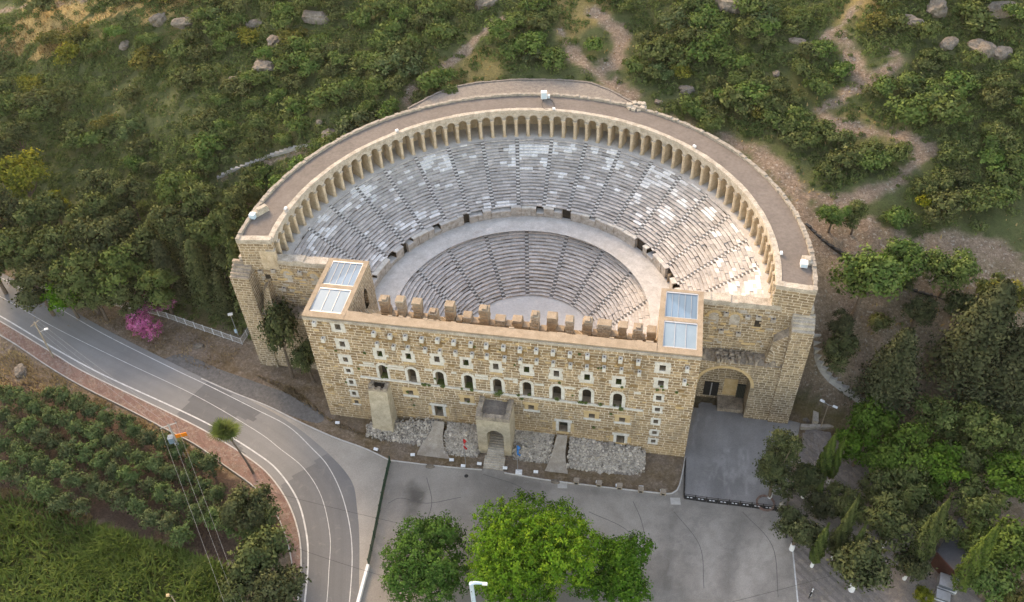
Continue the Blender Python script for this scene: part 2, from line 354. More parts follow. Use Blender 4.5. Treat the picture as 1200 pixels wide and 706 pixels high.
PATHS = [([(1010, 0), (985, 33), (958, 48)], 1.6), ([(985, 35), (1003, 75), (1010, 100), (962, 130), (985, 150), (1040, 158), (1088, 170), (1066, 200), (1042, 220), (990, 238), (940, 228), (905, 195), (850, 160)], 1.9),
         ([(1010, 262), (1045, 294), (1092, 308), (1140, 318), (1200, 332)], 1.4), ([(700, 15), (728, 40), (722, 75), (700, 85), (738, 112)], 2.6), ([(655, 35), (664, 50), (690, 85)], 1.5), ([(1010, 100), (1058, 73), (1046, 62)], 1.7),
         ([(360, 172), (300, 192), (262, 210)], 1.2), ([(478, 118), (492, 92), (548, 58), (590, 22)], 1.2), ([(885, 175), (930, 215), (945, 260), (1000, 290)], 3.0), ([(950, 285), (985, 300), (1000, 340), (985, 380), (1010, 430), (1085, 480)], 3.4), ([(1085, 300), (1130, 285), (1190, 300)], 2.4), ([(0, 14), (60, 5), (100, 0)], 1.2)]
PW = [(onl(p), w) for p, w in PATHS]
GOLD = [[(0, 62), (45, 45), (95, 25), (120, 0), (60, 0), (0, 40)], [(135, 5), (180, 0), (130, 20), (85, 40), (60, 35)], [(0, 55), (30, 48), (25, 66), (0, 66)], [(30, 75), (60, 40), (95, 36), (70, 62)], [(180, 20), (240, 0), (200, 0), (165, 10)]]  # dry grass patches; their colour also holds the low sun's golden light
def build_terrain():
    def axis(a, b, c, d):
        return np.r_[np.linspace(a, b, 14, endpoint=False), np.arange(b, c, .85), np.linspace(c, d, 14)]
    xs = axis(-520, -215, 150, 480); ys = axis(-300, -85, 185, 520)
    X, Y = np.meshgrid(xs, ys); Z = terr(X, Y); nx, ny = len(xs), len(ys)
    hill = np.clip((Y-np.interp(X, FRONT[:, 0], FRONT[:, 1]))/10, 0, 1)*np.clip((np.hypot(X, Y)-50)/8, 0, 1)
    Z = Z+hill*(fbm(X*.35, Y*.35, 3)-.5)*.9
    Z = np.where((np.hypot(X, Y) > 250), np.minimum(Z, 60), Z)
    V = np.stack([X.ravel(), Y.ravel(), Z.ravel()], 1)
    i = np.arange(ny-1)[:, None]*nx+np.arange(nx-1)[None, :]
    Fq = np.stack([i, i+1, i+nx+1, i+nx], -1).reshape(-1, 4)
    me = bpy.data.meshes.new('terrain'); me.vertices.add(len(V)); me.vertices.foreach_set('co', V.ravel().astype(np.float32))
    me.loops.add(Fq.size); me.loops.foreach_set('vertex_index', Fq.ravel().astype(np.int32))
    me.polygons.add(len(Fq)); me.polygons.foreach_set('loop_start', np.arange(0, Fq.size, 4, dtype=np.int32))
    me.update(); me.validate(); me.shade_smooth()
    n = fbm(X*.22, Y*.22, 4)-.5
    path = np.zeros(X.shape)
    for L, w in PW: path = np.maximum(path, 1-sstep(w*.35, w*1.0, pdist(X, Y, L)+n*4.2+(fbm(X*.9, Y*.9, 3)-.5)*1.6))
    around = 1-sstep(50, 57, np.hypot(X, Y)+n*9)                       # trampled ground round the theatre
    around = np.where(Y < -3, 0, around)
    path = np.maximum(path, around*.9)
    BR = onl([(935, 232), (1010, 262), (1060, 282), (1120, 278), (1200, 296), (1260, 345), (1150, 420), (1100, 500), (1010, 500), (965, 480), (950, 400), (945, 300)])
    path = np.maximum(path, np.where(inpoly(X+n*7, Y+n*7, BR), .85, 0.))
    gold = np.zeros(X.shape)
    for g in GOLD:
        P = onl(g); P = np.array(P); c = P.mean(0)
        gold = np.maximum(gold, np.where(inpoly(X+n*8, Y+n*8, P), 1., 0.))
    gold = np.maximum(gold, sstep(.60, .72, fbm(X*.05+40, Y*.05, 4))*hill*.55*sstep(35, 70, Y))
    front = 1-np.clip((Y-np.interp(X, FRONT[:, 0], FRONT[:, 1]))/6, 0, 1)
    lush = np.where(inpoly(X+n*5, Y+n*5, [at(u, v, GZ) for u, v in LUSH]), 1., 0.)
    grove = np.where(inpoly(X+n*3, Y+n*3, [at(u, v, GZ) for u, v in GROVE]), 1., 0.)
    a = me.attributes.new('zone', 'FLOAT_COLOR', 'POINT')
    a.data.foreach_set('color', np.stack([path.ravel(), gold.ravel(), lush.ravel(), front.ravel()], 1).astype(np.float32).ravel())
    a = me.attributes.new('grove', 'FLOAT', 'POINT'); a.data.foreach_set('value', grove.ravel().astype(np.float32))
    m_, nt, out = newmat('hill ground'); T = NT(nt); c = T.coord()
    z = T.n('ShaderNodeAttribute', attribute_name='zone'); sp = T.n('ShaderNodeSeparateColor'); nt.links.new(z.outputs[0], sp.inputs[0])
    gv = T.n('ShaderNodeAttribute', attribute_name='grove')
    b = T.noise(c, .12, 6, .7); md = T.noise(c, .8, 5, .7); fn = T.noise(c, 4, 4, .75); spk = T.noise(c, 1.9, 2, .5)
    scrub = T.mix(T.ramp(b, [(.35, 0.), (.65, 1.)]), (.068, .095, .03), (.115, .13, .05))
    scrub = T.mix(T.ramp(md, [(.45, 0.), (.7, .8)]), scrub, (.06, .07, .025))
    dirt = T.mix(T.ramp(md, [(.3, 0.), (.7, 1.)]), (.23, .16, .115), (.34, .255, .19))
    dirt = T.mix(T.ramp(spk, [(.60, 0.), (.68, .85)]), dirt, (.46, .41, .35)); dirt = T.mix(T.ramp(T.noise(c, 2.7, 3, .6), [(.58, 0.), (.68, .7)]), dirt, (.13, .10, .06))
    dirt = T.mix(T.ramp(b, [(.5, 0.), (.72, .5)]), dirt, (.20, .14, .10))
    gold = T.mix(md, (.42, .27, .10), (.62, .43, .18))  # dry grass ground, with sunlight on the slope put into its colour
    fr = T.mix(T.ramp(b, [(.4, 0.), (.6, 1.)]), (.25, .19, .145), (.20, .135, .075))
    fr = T.mix(T.ramp(md, [(.5, 0.), (.75, .7)]), fr, (.34, .27, .21))
    lush = T.mix(md, (.05, .075, .018), (.11, .12, .03)); soil = T.mix(md, (.085, .052, .038), (.14, .09, .065))
    col = T.mix(z.outputs['Alpha'], scrub, fr)
    col = T.mix(sp.outputs[1], col, gold); col = T.mix(sp.outputs[2], col, lush); col = T.mix(gv.outputs['Fac'], col, soil)
    col = T.mix(sp.outputs[0], col, dirt)
    col = T.mix(1.0, col, T.ramp(fn, [(.25, .55), (.75, 1.4)]), 'MULTIPLY'); col = T.mix(1.0, col, T.ramp(T.noise(c, 1.6, 4, .75), [(.3, .75), (.7, 1.22)]), 'MULTIPLY')
    finish(nt, out, T, col, .95, T.bump(T.math('ADD', md, fn), .35)); me.materials.append(m_)
    o = bpy.data.objects.new('terrain', me); COL.objects.link(o); tag(o, kind='structure'); return o
LUSH = [(-120, 560), (0, 582), (50, 590), (110, 615), (160, 630), (215, 645), (260, 660), (300, 720), (260, 800), (-200, 820)]
GROVE = [(-140, 420), (0, 448), (45, 452), (100, 468), (160, 498), (240, 548), (320, 590), (345, 640), (320, 660), (265, 655), (215, 640), (160, 628), (110, 612), (50, 588), (0, 578), (-140, 560)]
build_terrain()
# ------------------------------------------------------------------ roads, pavements, plaza (structure)
ZR = -3.5
def pxline(pts, z, n=6): return catmull([at(u, v, z) for u, v in pts], n)
def sheet(name, L, Rr, z, mat, n=120, cols=6, tonef=None, skirt=.4):
    L = resample(L, n); Rr = resample(Rr, n); mb = MB()
    G = [[L[i]*(1-j/cols)+Rr[i]*j/cols for j in range(cols+1)] for i in range(n)]
    for i in range(n-1):
        for j in range(cols):
            q = [G[i][j], G[i+1][j], G[i+1][j+1], G[i][j+1]]
            q = [(p[0], p[1], z) for p in q]
            c = tonef(i/(n-1), (j+.5)/cols, q) if tonef else (1, 1, 1)
            mb.quad(*q, 0, c)
    o = mb.build(name, mat); fixup(o); tag(o, kind='structure'); return o
def fixup(o):
    me = o.data
    for p in me.polygons:
        if p.normal.z < 0: p.flip()
    me.update()
def ribbon(name, P, w, z, mat, parent=None, kind='structure'):
    P = np.asarray(P)[:, :2]; mb = MB(); t = np.gradient(P, axis=0); t /= np.linalg.norm(t, axis=1)[:, None]+1e-9
    nrm = np.stack([-t[:, 1], t[:, 0]], 1)*w/2
    for i in range(len(P)-1):
        a, b, c, d = P[i]+nrm[i], P[i]-nrm[i], P[i+1]-nrm[i+1], P[i+1]+nrm[i+1]
        mb.quad((*a, z), (*b, z), (*c, z), (*d, z))
    o = mb.build(name, mat, parent); fixup(o)
    if kind: tag(o, kind=kind)
    return o
N_LINE = [(-150, 252), (-70, 290), (0, 325), (66, 360), (122, 392), (201, 431.5), (242, 451), (300, 480), (338, 500), (366, 526), (384, 546), (399.5, 577), (409.5, 615), (412.7, 653.5), (409.5, 706), (403, 760), (392, 820)]
S_LINE = [(-150, 290), (-70, 333), (0, 370.5), (64, 408.6), (122, 440), (209, 480), (255, 503), (300, 531), (325.5, 551.5), (348, 584.6), (358.6, 623), (361, 658.5), (357, 706), (350, 760), (340, 820)]
C_LINE = [(-150, 271), (-70, 311), (0, 347.5), (64, 384), (143, 423), (229.5, 464), (300, 505), (328, 526), (356, 549), (376.5, 582), (386.7, 628), (385.4, 669), (383, 706), (377, 760), (367, 820)]
NE = pxline([(-150, 247), (-70, 285), (0, 319), (66, 353), (122, 385), (201, 425), (242, 445), (300, 473), (345, 499), (385, 532), (412, 564), (418.5, 597), (421, 628), (421, 670), (420, 706), (414, 760), (404, 820)], ZR)
SE = pxline([(-150, 297), (-70, 340), (0, 377), (64, 415.5), (102, 438), (204, 487), (250, 511), (294, 539), (318, 560), (338, 590), (350, 625), (353, 660), (349, 706), (342, 760), (332, 820)], ZR)
NL, SL, CL = pxline(N_LINE, ZR), pxline(S_LINE, ZR), pxline(C_LINE, ZR)
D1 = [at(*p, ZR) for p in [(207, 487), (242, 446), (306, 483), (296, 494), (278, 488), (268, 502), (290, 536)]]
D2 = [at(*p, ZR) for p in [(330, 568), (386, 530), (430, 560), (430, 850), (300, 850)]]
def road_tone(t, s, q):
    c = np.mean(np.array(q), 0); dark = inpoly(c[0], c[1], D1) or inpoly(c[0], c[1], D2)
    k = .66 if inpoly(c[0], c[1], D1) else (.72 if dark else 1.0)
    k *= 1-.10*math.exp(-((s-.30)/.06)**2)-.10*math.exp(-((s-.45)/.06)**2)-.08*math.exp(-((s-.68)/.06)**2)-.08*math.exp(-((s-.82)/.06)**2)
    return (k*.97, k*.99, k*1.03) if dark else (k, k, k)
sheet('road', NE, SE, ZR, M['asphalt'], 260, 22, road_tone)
ribbon('lane_marking', NL, .14, ZR+.006, M['line']); ribbon('lane_marking', CL, .10, ZR+.006, M['line']); ribbon('lane_marking', SL, .26, ZR+.006, M['line'])
# sidewalk with kerb
SW_OUT = pxline([(-150, 322), (-70, 360), (0, 393), (60, 432), (100, 455), (150, 480), (188, 500), (230, 522), (262, 545), (300, 573), (325, 605), (338, 640), (343, 670), (340, 706), (333, 760), (322, 820)], ZR)
KE = SE
def match(A, B, n):
    A = resample(A, n); B = resample(B, n*4); k = 0; out = []
    for p in A:
        j = k+int(np.argmin(np.linalg.norm(B[k:k+160]-p, axis=1))); k = j; out.append(B[j])
    return A, np.array(out)
A_, B_ = match(KE, SW_OUT, 240); mb = MB()
for i in range(len(A_)-1):
    for j in range(3):
        P = [A_[i]*(1-j/3)+B_[i]*j/3, A_[i+1]*(1-j/3)+B_[i+1]*j/3, A_[i+1]*(1-(j+1)/3)+B_[i+1]*(j+1)/3, A_[i]*(1-(j+1)/3)+B_[i]*(j+1)/3]
        mb.quad(*[(p[0], p[1], ZR+.12) for p in P])
sw = mb.build('sidewalk', M['tiles']); fixup(sw); tag(sw, kind='structure')
def kerb(name, P, z0, z1, w, mat, gap=1.0, kind='structure', skip=0):
    P = resample(P, int(max(2, np.linalg.norm(np.diff(P, axis=0), axis=1).sum()/gap))); mb = MB()
    for i, (a, b) in enumerate(zip(P[:-1], P[1:])):
        if skip and random.random() < skip: continue
        c = (a+b)/2; L = np.linalg.norm((b-a)[:2]); rz = math.atan2(b[1]-a[1], b[0]-a[0])
        mb.rbox(c, L/2*.985, w/2, z0, z1+random.uniform(-.012, .012), rz)
    o = mb.build(name, mat); tag(o, kind=kind); return o
kerb('kerb', KE, ZR-.1, ZR+.15, .22, M['kerb'], 1.0)
kerb('kerb', SW_OUT, ZR-.1, ZR+.20, .18, M['concrete'], 1.6)
# pale apron between road and plaza, plaza, court
AP_K = pxline([(236, 444), (275, 461), (313, 476), (356, 497), (392, 513), (428, 526), (457, 540)], ZR)
ap = [at(*p, ZR) for p in [(457, 540), (444, 600), (432, 660), (421, 706), (405, 800), (395, 800)]]
B1 = resample(np.vstack([AP_K, ap[1:]]), 140); A1 = np.array([p for p in NE if p[0] > -56 and p[1] > -78]); A1 = resample(A1-np.array([.6, 0, 0]), 140); mb = MB()
for i in range(139):
    for j in range(4):
        P = [A1[i]*(1-j/4)+B1[i]*j/4, A1[i+1]*(1-j/4)+B1[i+1]*j/4, A1[i+1]*(1-(j+1)/4)+B1[i+1]*(j+1)/4, A1[i]*(1-(j+1)/4)+B1[i]*(j+1)/4]
        mb.quad(*[(p[0], p[1], ZR-.006) for p in P], 0, tuple(np.array([1.22, 1.16, 1.08])*(1+.18*(float(fbm(P[0][0]*.2, P[0][1]*.2, 3))-.5))))
o = mb.build('lay_by', M['plaza']); fixup(o); tag(o, kind='structure')
kerb('kerb', AP_K, ZR-.1, ZR+.10, .2, M['kerb'], 1.2)
KERB_F = pxline([(458, 540), (504, 545.5), (540, 549), (565, 551)], ZR, 4)
KERB_G = pxline([(591, 554.5), (620, 559.5), (648, 564), (714.7, 572), (770, 578), (786, 579), (794, 574), (798.5, 560), (803, 536)], ZR, 5)
pl = [tuple(p) for p in KERB_F]+[tuple(at(*p, ZR)) for p in [(569, 543.5), (588.5, 546.5)]]+[tuple(p) for p in KERB_G]
pl += [(31, -12, ZR), (31, -6, ZR), (48.5, -6.5, ZR)]+[tuple(at(*p, ZR)) for p in [(938, 496), (925, 560), (921, 600), (928, 645), (935, 706), (946, 800), (405, 800), (421, 706), (432, 660)]]
mb = MB(); mb.poly([(p[0], p[1], ZR) for p in pl], 0, (1, .945, .885)); o = mb.build('plaza', M['plaza']); fixup(o); tag(o, kind='structure')
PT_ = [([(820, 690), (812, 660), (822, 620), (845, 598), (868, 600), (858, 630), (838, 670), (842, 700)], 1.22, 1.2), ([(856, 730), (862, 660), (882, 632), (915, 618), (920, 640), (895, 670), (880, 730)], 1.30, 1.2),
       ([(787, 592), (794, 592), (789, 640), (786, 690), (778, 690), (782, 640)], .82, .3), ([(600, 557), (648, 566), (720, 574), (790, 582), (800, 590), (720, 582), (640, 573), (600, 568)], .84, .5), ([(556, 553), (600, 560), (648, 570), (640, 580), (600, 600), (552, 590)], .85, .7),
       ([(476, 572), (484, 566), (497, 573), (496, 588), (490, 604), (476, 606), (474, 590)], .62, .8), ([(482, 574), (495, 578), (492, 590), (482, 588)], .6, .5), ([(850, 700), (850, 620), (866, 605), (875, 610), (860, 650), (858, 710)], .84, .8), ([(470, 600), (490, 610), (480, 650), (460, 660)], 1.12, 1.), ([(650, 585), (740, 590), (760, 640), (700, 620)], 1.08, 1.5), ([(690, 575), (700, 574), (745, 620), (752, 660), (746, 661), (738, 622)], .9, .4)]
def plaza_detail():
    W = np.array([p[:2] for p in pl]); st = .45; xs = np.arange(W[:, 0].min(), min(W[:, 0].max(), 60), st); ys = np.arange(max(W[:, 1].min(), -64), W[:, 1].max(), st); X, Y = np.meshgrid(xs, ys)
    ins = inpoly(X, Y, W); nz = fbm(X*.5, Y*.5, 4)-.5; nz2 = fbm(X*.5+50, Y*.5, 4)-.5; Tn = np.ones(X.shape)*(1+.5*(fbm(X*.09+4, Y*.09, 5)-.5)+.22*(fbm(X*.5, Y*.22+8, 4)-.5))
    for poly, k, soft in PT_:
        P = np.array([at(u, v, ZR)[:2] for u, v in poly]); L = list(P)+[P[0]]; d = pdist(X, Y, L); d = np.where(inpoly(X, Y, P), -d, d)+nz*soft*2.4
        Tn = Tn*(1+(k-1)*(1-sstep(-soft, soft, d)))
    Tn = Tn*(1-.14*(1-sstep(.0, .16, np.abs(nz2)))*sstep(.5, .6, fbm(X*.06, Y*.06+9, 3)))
    nx = len(xs); i = np.arange(len(ys)-1)[:, None]*nx+np.arange(nx-1)[None]; q = np.stack([i, i+1, i+nx+1, i+nx], -1).reshape(-1, 4); ok = ins.ravel()[q].all(1); q = q[ok]
    me = bpy.data.meshes.new('plaza_surface'); me.from_pydata(np.stack([X.ravel(), Y.ravel(), np.full(X.size, ZR+.004)], 1).tolist(), [], q.tolist())
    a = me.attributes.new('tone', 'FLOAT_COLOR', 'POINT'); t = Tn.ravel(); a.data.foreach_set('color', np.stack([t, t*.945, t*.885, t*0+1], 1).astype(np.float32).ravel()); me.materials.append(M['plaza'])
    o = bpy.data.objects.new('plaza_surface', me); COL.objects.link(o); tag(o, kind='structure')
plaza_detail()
def patch(name, pts, z, tone, mat='plaza', n=5):
    P = [at(u, v, z) for u, v in pts]; P = catmull(P+[P[0]], n)[:-1] if n else np.array(P)
    mb = MB(); mb.poly([(p[0], p[1], z) for p in P], 0, tone); o = mb.build(name, M[mat]); fixup(o); tag(o, kind='structure'); return o
def court():
    W = np.array([at(u, v, ZR)[:2] for u, v in [(822, 470), (842, 478), (872, 488.5), (921, 489), (930, 520), (918, 560), (914, 596), (860, 591.5), (803, 584), (802, 540), (806, 520)]]); st = .35
    X, Y = np.meshgrid(np.arange(W[:, 0].min(), W[:, 0].max(), st), np.arange(W[:, 1].min(), W[:, 1].max(), st)); ins = inpoly(X, Y, W)
    Tn = 1+.42*(fbm(X*.12+3, Y*.12, 5)-.5)+.30*(fbm(X*.9+7, Y*.16, 4)-.5); nz = fbm(X*.45+9, Y*.12+3, 4)-.5; Tn = Tn*(1+.30*(1-sstep(.0, .05, np.abs(nz)))*sstep(.45, .6, fbm(X*.1+1, Y*.1+6, 3)))*(1-.28*sstep(-9, -5, Y)*sstep(.4, .6, fbm(X*.3, Y*.3, 3)))
    nx = X.shape[1]; i = np.arange(X.shape[0]-1)[:, None]*nx+np.arange(nx-1)[None]; q = np.stack([i, i+1, i+nx+1, i+nx], -1).reshape(-1, 4); q = q[ins.ravel()[q].any(1)]
    me = bpy.data.meshes.new('court_surface'); me.from_pydata(np.stack([X.ravel(), Y.ravel(), np.full(X.size, ZR+.009)], 1).tolist(), [], q.tolist()); t = Tn.ravel()*.93
    a = me.attributes.new('tone', 'FLOAT_COLOR', 'POINT'); a.data.foreach_set('color', np.stack([t, t*1.0, t*1.03, t*0+1], 1).astype(np.float32).ravel()); me.materials.append(M['plaza'])
    o = bpy.data.objects.new('court_surface', me); COL.objects.link(o); tag(o, kind='structure')
court()
kerb('kerb', KERB_F, ZR-.1, ZR+.12, .2, M['kerb'], 1.1); kerb('kerb', KERB_G, ZR-.1, ZR+.12, .2, M['kerb'], 1.1)
ribbon('lane_marking', [at(*p, ZR) for p in [(929, 645), (932, 675), (935, 706), (940, 760)]], .22, ZR+.006, M['line'])
for i_, cr_ in enumerate([[(742, 588), (752, 612), (756, 640), (748, 664)], [(566, 556), (612, 572), (640, 600)], [(690, 600), (735, 622), (742, 650)], [(500, 560), (506, 590), (496, 620)], [(790, 600), (820, 640), (825, 690)], [(870, 600), (905, 640), (912, 700)], [(455, 590), (470, 584), (500, 590), (540, 583)]]):
    ribbon('sealed_crack', pxline(cr_, ZR, 8), .09, ZR+.012, M['asphalt_dark'])
# stone paving right of the plaza
pv = [(922, 600), (930, 560), (945, 500), (966, 506), (985, 520), (1040, 560), (1100, 600), (1130, 640), (1150, 706), (1180, 800), (946, 800), (935, 706), (928, 645)]
mb = MB(); mb.poly([(*at(*p, ZR-.006)[:2], ZR-.006) for p in pv]); o = mb.build('stone_paving', M['pavers']); fixup(o); tag(o, kind='structure')
# gravel shoulder on the inner side of the road
patch('gravel_strip', [(185, 424), (215, 415), (255, 432), (300, 448), (345, 465), (378, 486), (372, 496), (340, 487), (300, 471), (240, 447)], GZ+.03, (1, 1, 1), 'gravel_dark', 4)
# ================================================================== the ancient theatre
TH = empty('ancient_theatre', (0, 0, GZ)); TH['_world'] = [0, 0, GZ]
tag(TH, 'huge half-round stone theatre with arched gallery, tiered seats and tall windowed facade', 'theatre')
def sub(mb, name, mats, parent):       # sub-part: parent is a part built in world coordinates
    o = mb.build(name, mats); o.parent = parent; return o
YF, XL, XR, ZT = -17.1, -32.2, 30.85, 21.9
# ---- facade wall with real openings
def arch_pts(xc, w, zs, n=8): return [(xc+w/2*cos(pi-pi*k/n), zs+w/2*sin(pi*k/n)) for k in range(n+1)]
SQ = [(-20.27, 14.61), (-15.4, 14.74), (-10.59, 14.76), (-5.77, 14.7), (-.86, 14.55), (4.15, 14.63), (8.96, 14.4), (13.86, 14.36), (18.86, 14.1)]
AR = [(-20.33, 10.2), (-15.33, 10.05), (-10.55, 10.1), (-5.69, 10.05), (-.82, 9.9), (4.1, 9.95), (9.02, 9.8), (13.9, 9.8), (18.88, 9.6)]
LO = [(-16.19, 5.43), (-6.28, 5.12), (4.7, 5.15), (14.87, 4.74), (19.89, 4.64)]
DO = [(-11.57, 1.3, 1.5, 2.7), (10.11, .97, 1.5, 2.6), (19.87, -.58, 1.35, 2.0)]
TL = [(-26.5, 20.0, .95, 1.25), (-26.45, 16.0, .9, 1.25), (-26.6, 12.2, .85, 1.1), (-26.6, 9.4, .8, .9), (-26.58, 6.4, .75, 1.0), (-26.6, 3.4, .7, .95), (-26.55, 1.1, .75, .9)]
TR = [(25.36, 18.34, .95, 1.25), (25.39, 14.84, .9, 1.2), (25.35, 11.2, .85, 1.1), (25.38, 8.31, .8, .9), (25.35, 5.21, .75, .95), (25.38, 2.25, .75, .85), (25.35, -.09, .75, .85)]
holes = []                              # x0,x1,z0,z1,kind
for x, z in SQ: holes.append((x-.45, x+.45, z-.68, z+.68, 'sq'))
for x, z in AR: holes.append((x-.72, x+.72, z-1.75, z+1.6, 'arch'))
for x, z in LO: holes.append((x-.5, x+.5, z-.5, z+.5, 'low'))
for x, z, w, h in DO: holes.append((x-w/2, x+w/2, z-h/2, z+h/2, 'door'))
for x, z, w, h in TL+TR: holes.append((x-w/2, x+w/2, z-h/2, z+h/2, 'tower'))
fw = MB(); xs_ = sorted({XL, XR}|{h[0] for h in holes}|{h[1] for h in holes}); Z0 = GZ-1.0
cuts = {}
for i in range(len(xs_)-1):
    a, b = xs_[i], xs_[i+1]; xm = (a+b)/2
    hs = sorted([(h[2], h[3]) for h in holes if h[0] < xm < h[1]]); z = Z0
    for z0, z1 in hs+[(ZT-.9, None)]:
        if z0 > z: fw.quad((a, YF, z), (b, YF, z), (b, YF, z0), (a, YF, z0))
        z = z1
# side faces of the building and back of the front wall
fw.quad((XL, -3, Z0), (XL, YF, Z0), (XL, YF, ZT-.9), (XL, -3, ZT-.9)); fw.quad((XR, YF, Z0), (XR, -3.2, Z0), (XR, -3.2, ZT-.9), (XR, YF, ZT-.9))
fw.quad((XR-6.6, YF+1.9, 8), (XL+6.9, YF+1.9, 8), (XL+6.9, YF+1.9, ZT-.9), (XR-6.6, YF+1.9, ZT-.9))
FW = fw.build('facade_wall', M['masonry'], TH)
DEP = 1.3
def window(h):
    x0, x1, z0, z1, k = h; mb = MB(); y0, y1 = YF, YF+DEP
    mb.quad((x0, y0, z0), (x0, y1, z0), (x0, y1, z1), (x0, y0, z1), 1); mb.quad((x1, y1, z0), (x1, y0, z0), (x1, y0, z1), (x1, y1, z1), 1)
    mb.quad((x0, y0, z0), (x1, y0, z0), (x1, y1, z0), (x0, y1, z0), 4 if k in ('sq', 'arch') and random.random() < .45 else 1)
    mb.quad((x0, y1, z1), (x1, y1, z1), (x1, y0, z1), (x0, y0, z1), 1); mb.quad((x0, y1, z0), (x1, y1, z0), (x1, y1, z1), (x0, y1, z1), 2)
    pr = .05; ov = lambda a, b: random.uniform(a, b)
    def plate(a, b, c, d, mi, p=pr): mb.box(a, YF-p, c, b, YF+.02, d, mi)
    w = x1-x0
    if k == 'sq':                      # irregular white marble blocks round the opening
        plate(x0-ov(.55, .85), x1+ov(.55, .85), z0-.75, z0, 0); plate(x0-ov(.5, .7), x1+ov(.45, .7), z1, z1+.62, 0)
        zm = (z0+z1)/2+ov(-.2, .2)
        plate(x0-ov(.55, 1.1), x0, z0, zm, 0); plate(x0-ov(.45, .7), x0, zm, z1, 0, .046); plate(x1, x1+ov(.55, 1.1), z0, zm, 0); plate(x1, x1+ov(.4, .7), zm, z1, 0, .046)
        n = 8                            # flat relieving arch of thin bricks under the sill
        for q in range(n): plate(x0-.55+(w+1.1)*q/n+.03, x0-.55+(w+1.1)*(q+1)/n-.03, z0-1.35, z0-.82, 5, .03)
    elif k == 'arch':
        zs = z1-w/2; xc = (x0+x1)/2
        for sgn in (-1, 1):
            pts = [(xc+sgn*w/2*cos(pi/2*q/6), zs+w/2*sin(pi/2*q/6)) for q in range(7)]
            P = pts+[(xc+sgn*w/2, z1)]
            P = P if sgn < 0 else P[::-1]
            mb.poly([(px, YF-.005, pz) for px, pz in P], 0)
            for (ax, az), (bx, bz) in zip(pts[:-1], pts[1:]): mb.quad((ax, y0, az), (bx, y0, bz), (bx, y1, bz), (ax, y1, az), 1)
        plate(x0-ov(.4, .6), x0, z0+.1, zs+.1, 0); plate(x1, x1+ov(.4, .6), z0+.1, zs+.1, 0)
        # arch ring
        for q in range(7):
            a0, a1 = pi*q/7+.02, pi*(q+1)/7-.02; r0, r1 = w/2, w/2+.5
            V = [(xc+r*cos(a), y, zs+r*sin(a)) for y in (YF-.06, YF+.02) for r, a in ((r0, a0), (r1, a0), (r1, a1), (r0, a1))]
            mb.add(V, MB.BF, 0)
        for q in range(random.randint(0, 2)):
            a = random.uniform(x0+.1, x1-.3); mb.box(a, YF-.12, z0-.05, a+.3, YF+.3, z0+ov(.15, .4), 4)
    elif k == 'low':
        plate(x0-ov(.6, 1.0), x0, z0-.1, z1+.1, 3); plate(x1, x1+ov(.6, 1.0), z0-.1, z1+.1, 3); plate(x0-.9, x1+.8, z1+.1, z1+.75, 3, .045); plate(x0-.85, x1+.95, z0-.6, z0-.1, 0, .09)
    elif k == 'door':
        plate(x0-.5, x0, z0, z1, 0); plate(x1, x1+.5, z0, z1, 0); plate(x0-.75, x1+.75, z1, z1+.55, 0, .08); plate(x0-1.1, x0-.5, z0+.2, z1-.3, 3, .03); plate(x1+.5, x1+1.1, z0+.2, z1-.3, 3, .03)
        plate(x0-.2, x1+.2, z0-.5, z0, 3, .12)
    else:
        big = z0 > 11; wd = (.65, .8) if big else (.35, .55); mi = 0 if z0 > 4 or random.random() < .5 else 3
        plate(x0-ov(*wd), x0, z0, z1, mi); plate(x1, x1+ov(*wd), z0, z1, mi)
        plate(x0-ov(*wd), x1+ov(*wd), z1, z1+(.6 if big else .4), mi, .045); plate(x0-ov(*wd), x1+ov(*wd), z0-(.6 if big else .42), z0, mi if big else 0, .055)
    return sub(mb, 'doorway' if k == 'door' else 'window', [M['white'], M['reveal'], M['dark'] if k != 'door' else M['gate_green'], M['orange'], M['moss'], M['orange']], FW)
for h in holes: window(h)
def corbel(x, z, stain, w=.32):
    mb = MB(); mb.box(x-w, YF-.75, z-.42, x+w, YF+.05, z+.42, 0); mb.box(x-.12, YF-.56, z+.424, x+.12, YF-.32, z+.43, 1)
    if stain: mb.box(x-.5, YF-.16, z-1.75, x+.5, YF+.02, z-.45, 2); mb.box(x-.32, YF-.4, z-1.15, x+.32, YF-.165, z-.45, 2)
    return sub(mb, 'corbel', [M['white'], M['dark'], M['stain']], FW)
for i in range(17):
    x = -20.3+i*2.62+random.uniform(-.12, .12)
    if x < 22.5: corbel(x, 19.55+random.uniform(-.12, .12), True)
    x2 = x+.15+random.uniform(-.2, .2)
    if x2 < 22.8 and random.random() < .93: corbel(x2, 17.0+random.uniform(-.2, .2), False, .28)
for x, z in ((-30.2, 20.6), (-29.4, 17.0), (29.0, 19.0), (28.9, 16.0)): corbel(x, z, False, .3)
mb = MB()                               # pale string courses under the arched windows and the white band between them
x = -24.6
while x < 23.2:
    L = random.uniform(1.3, 2.4); dz = random.uniform(-.05, .05)-.012*x
    mb.box(x+.02, YF-.22, 7.75+dz, min(x+L, 23.2)-.02, YF+.02, 8.12+dz); x += L
sub(mb, 'string_course', M['white'], FW)
mb = MB(); x = -24.4
while x < 22.5:
    L = random.uniform(.8, 1.9)
    if all(abs(x+L/2-a) > .95+L/2 for a, _ in AR) and random.random() < .85:
        for k_ in range(2):
            if random.random() < .75: mb.box(x, YF-.035, 11.55-k_*.62+random.uniform(-.06, .06), x+L-.05, YF+.02, 12.05-k_*.62)
    x += L
sub(mb, 'marble_band', M['white'], FW)
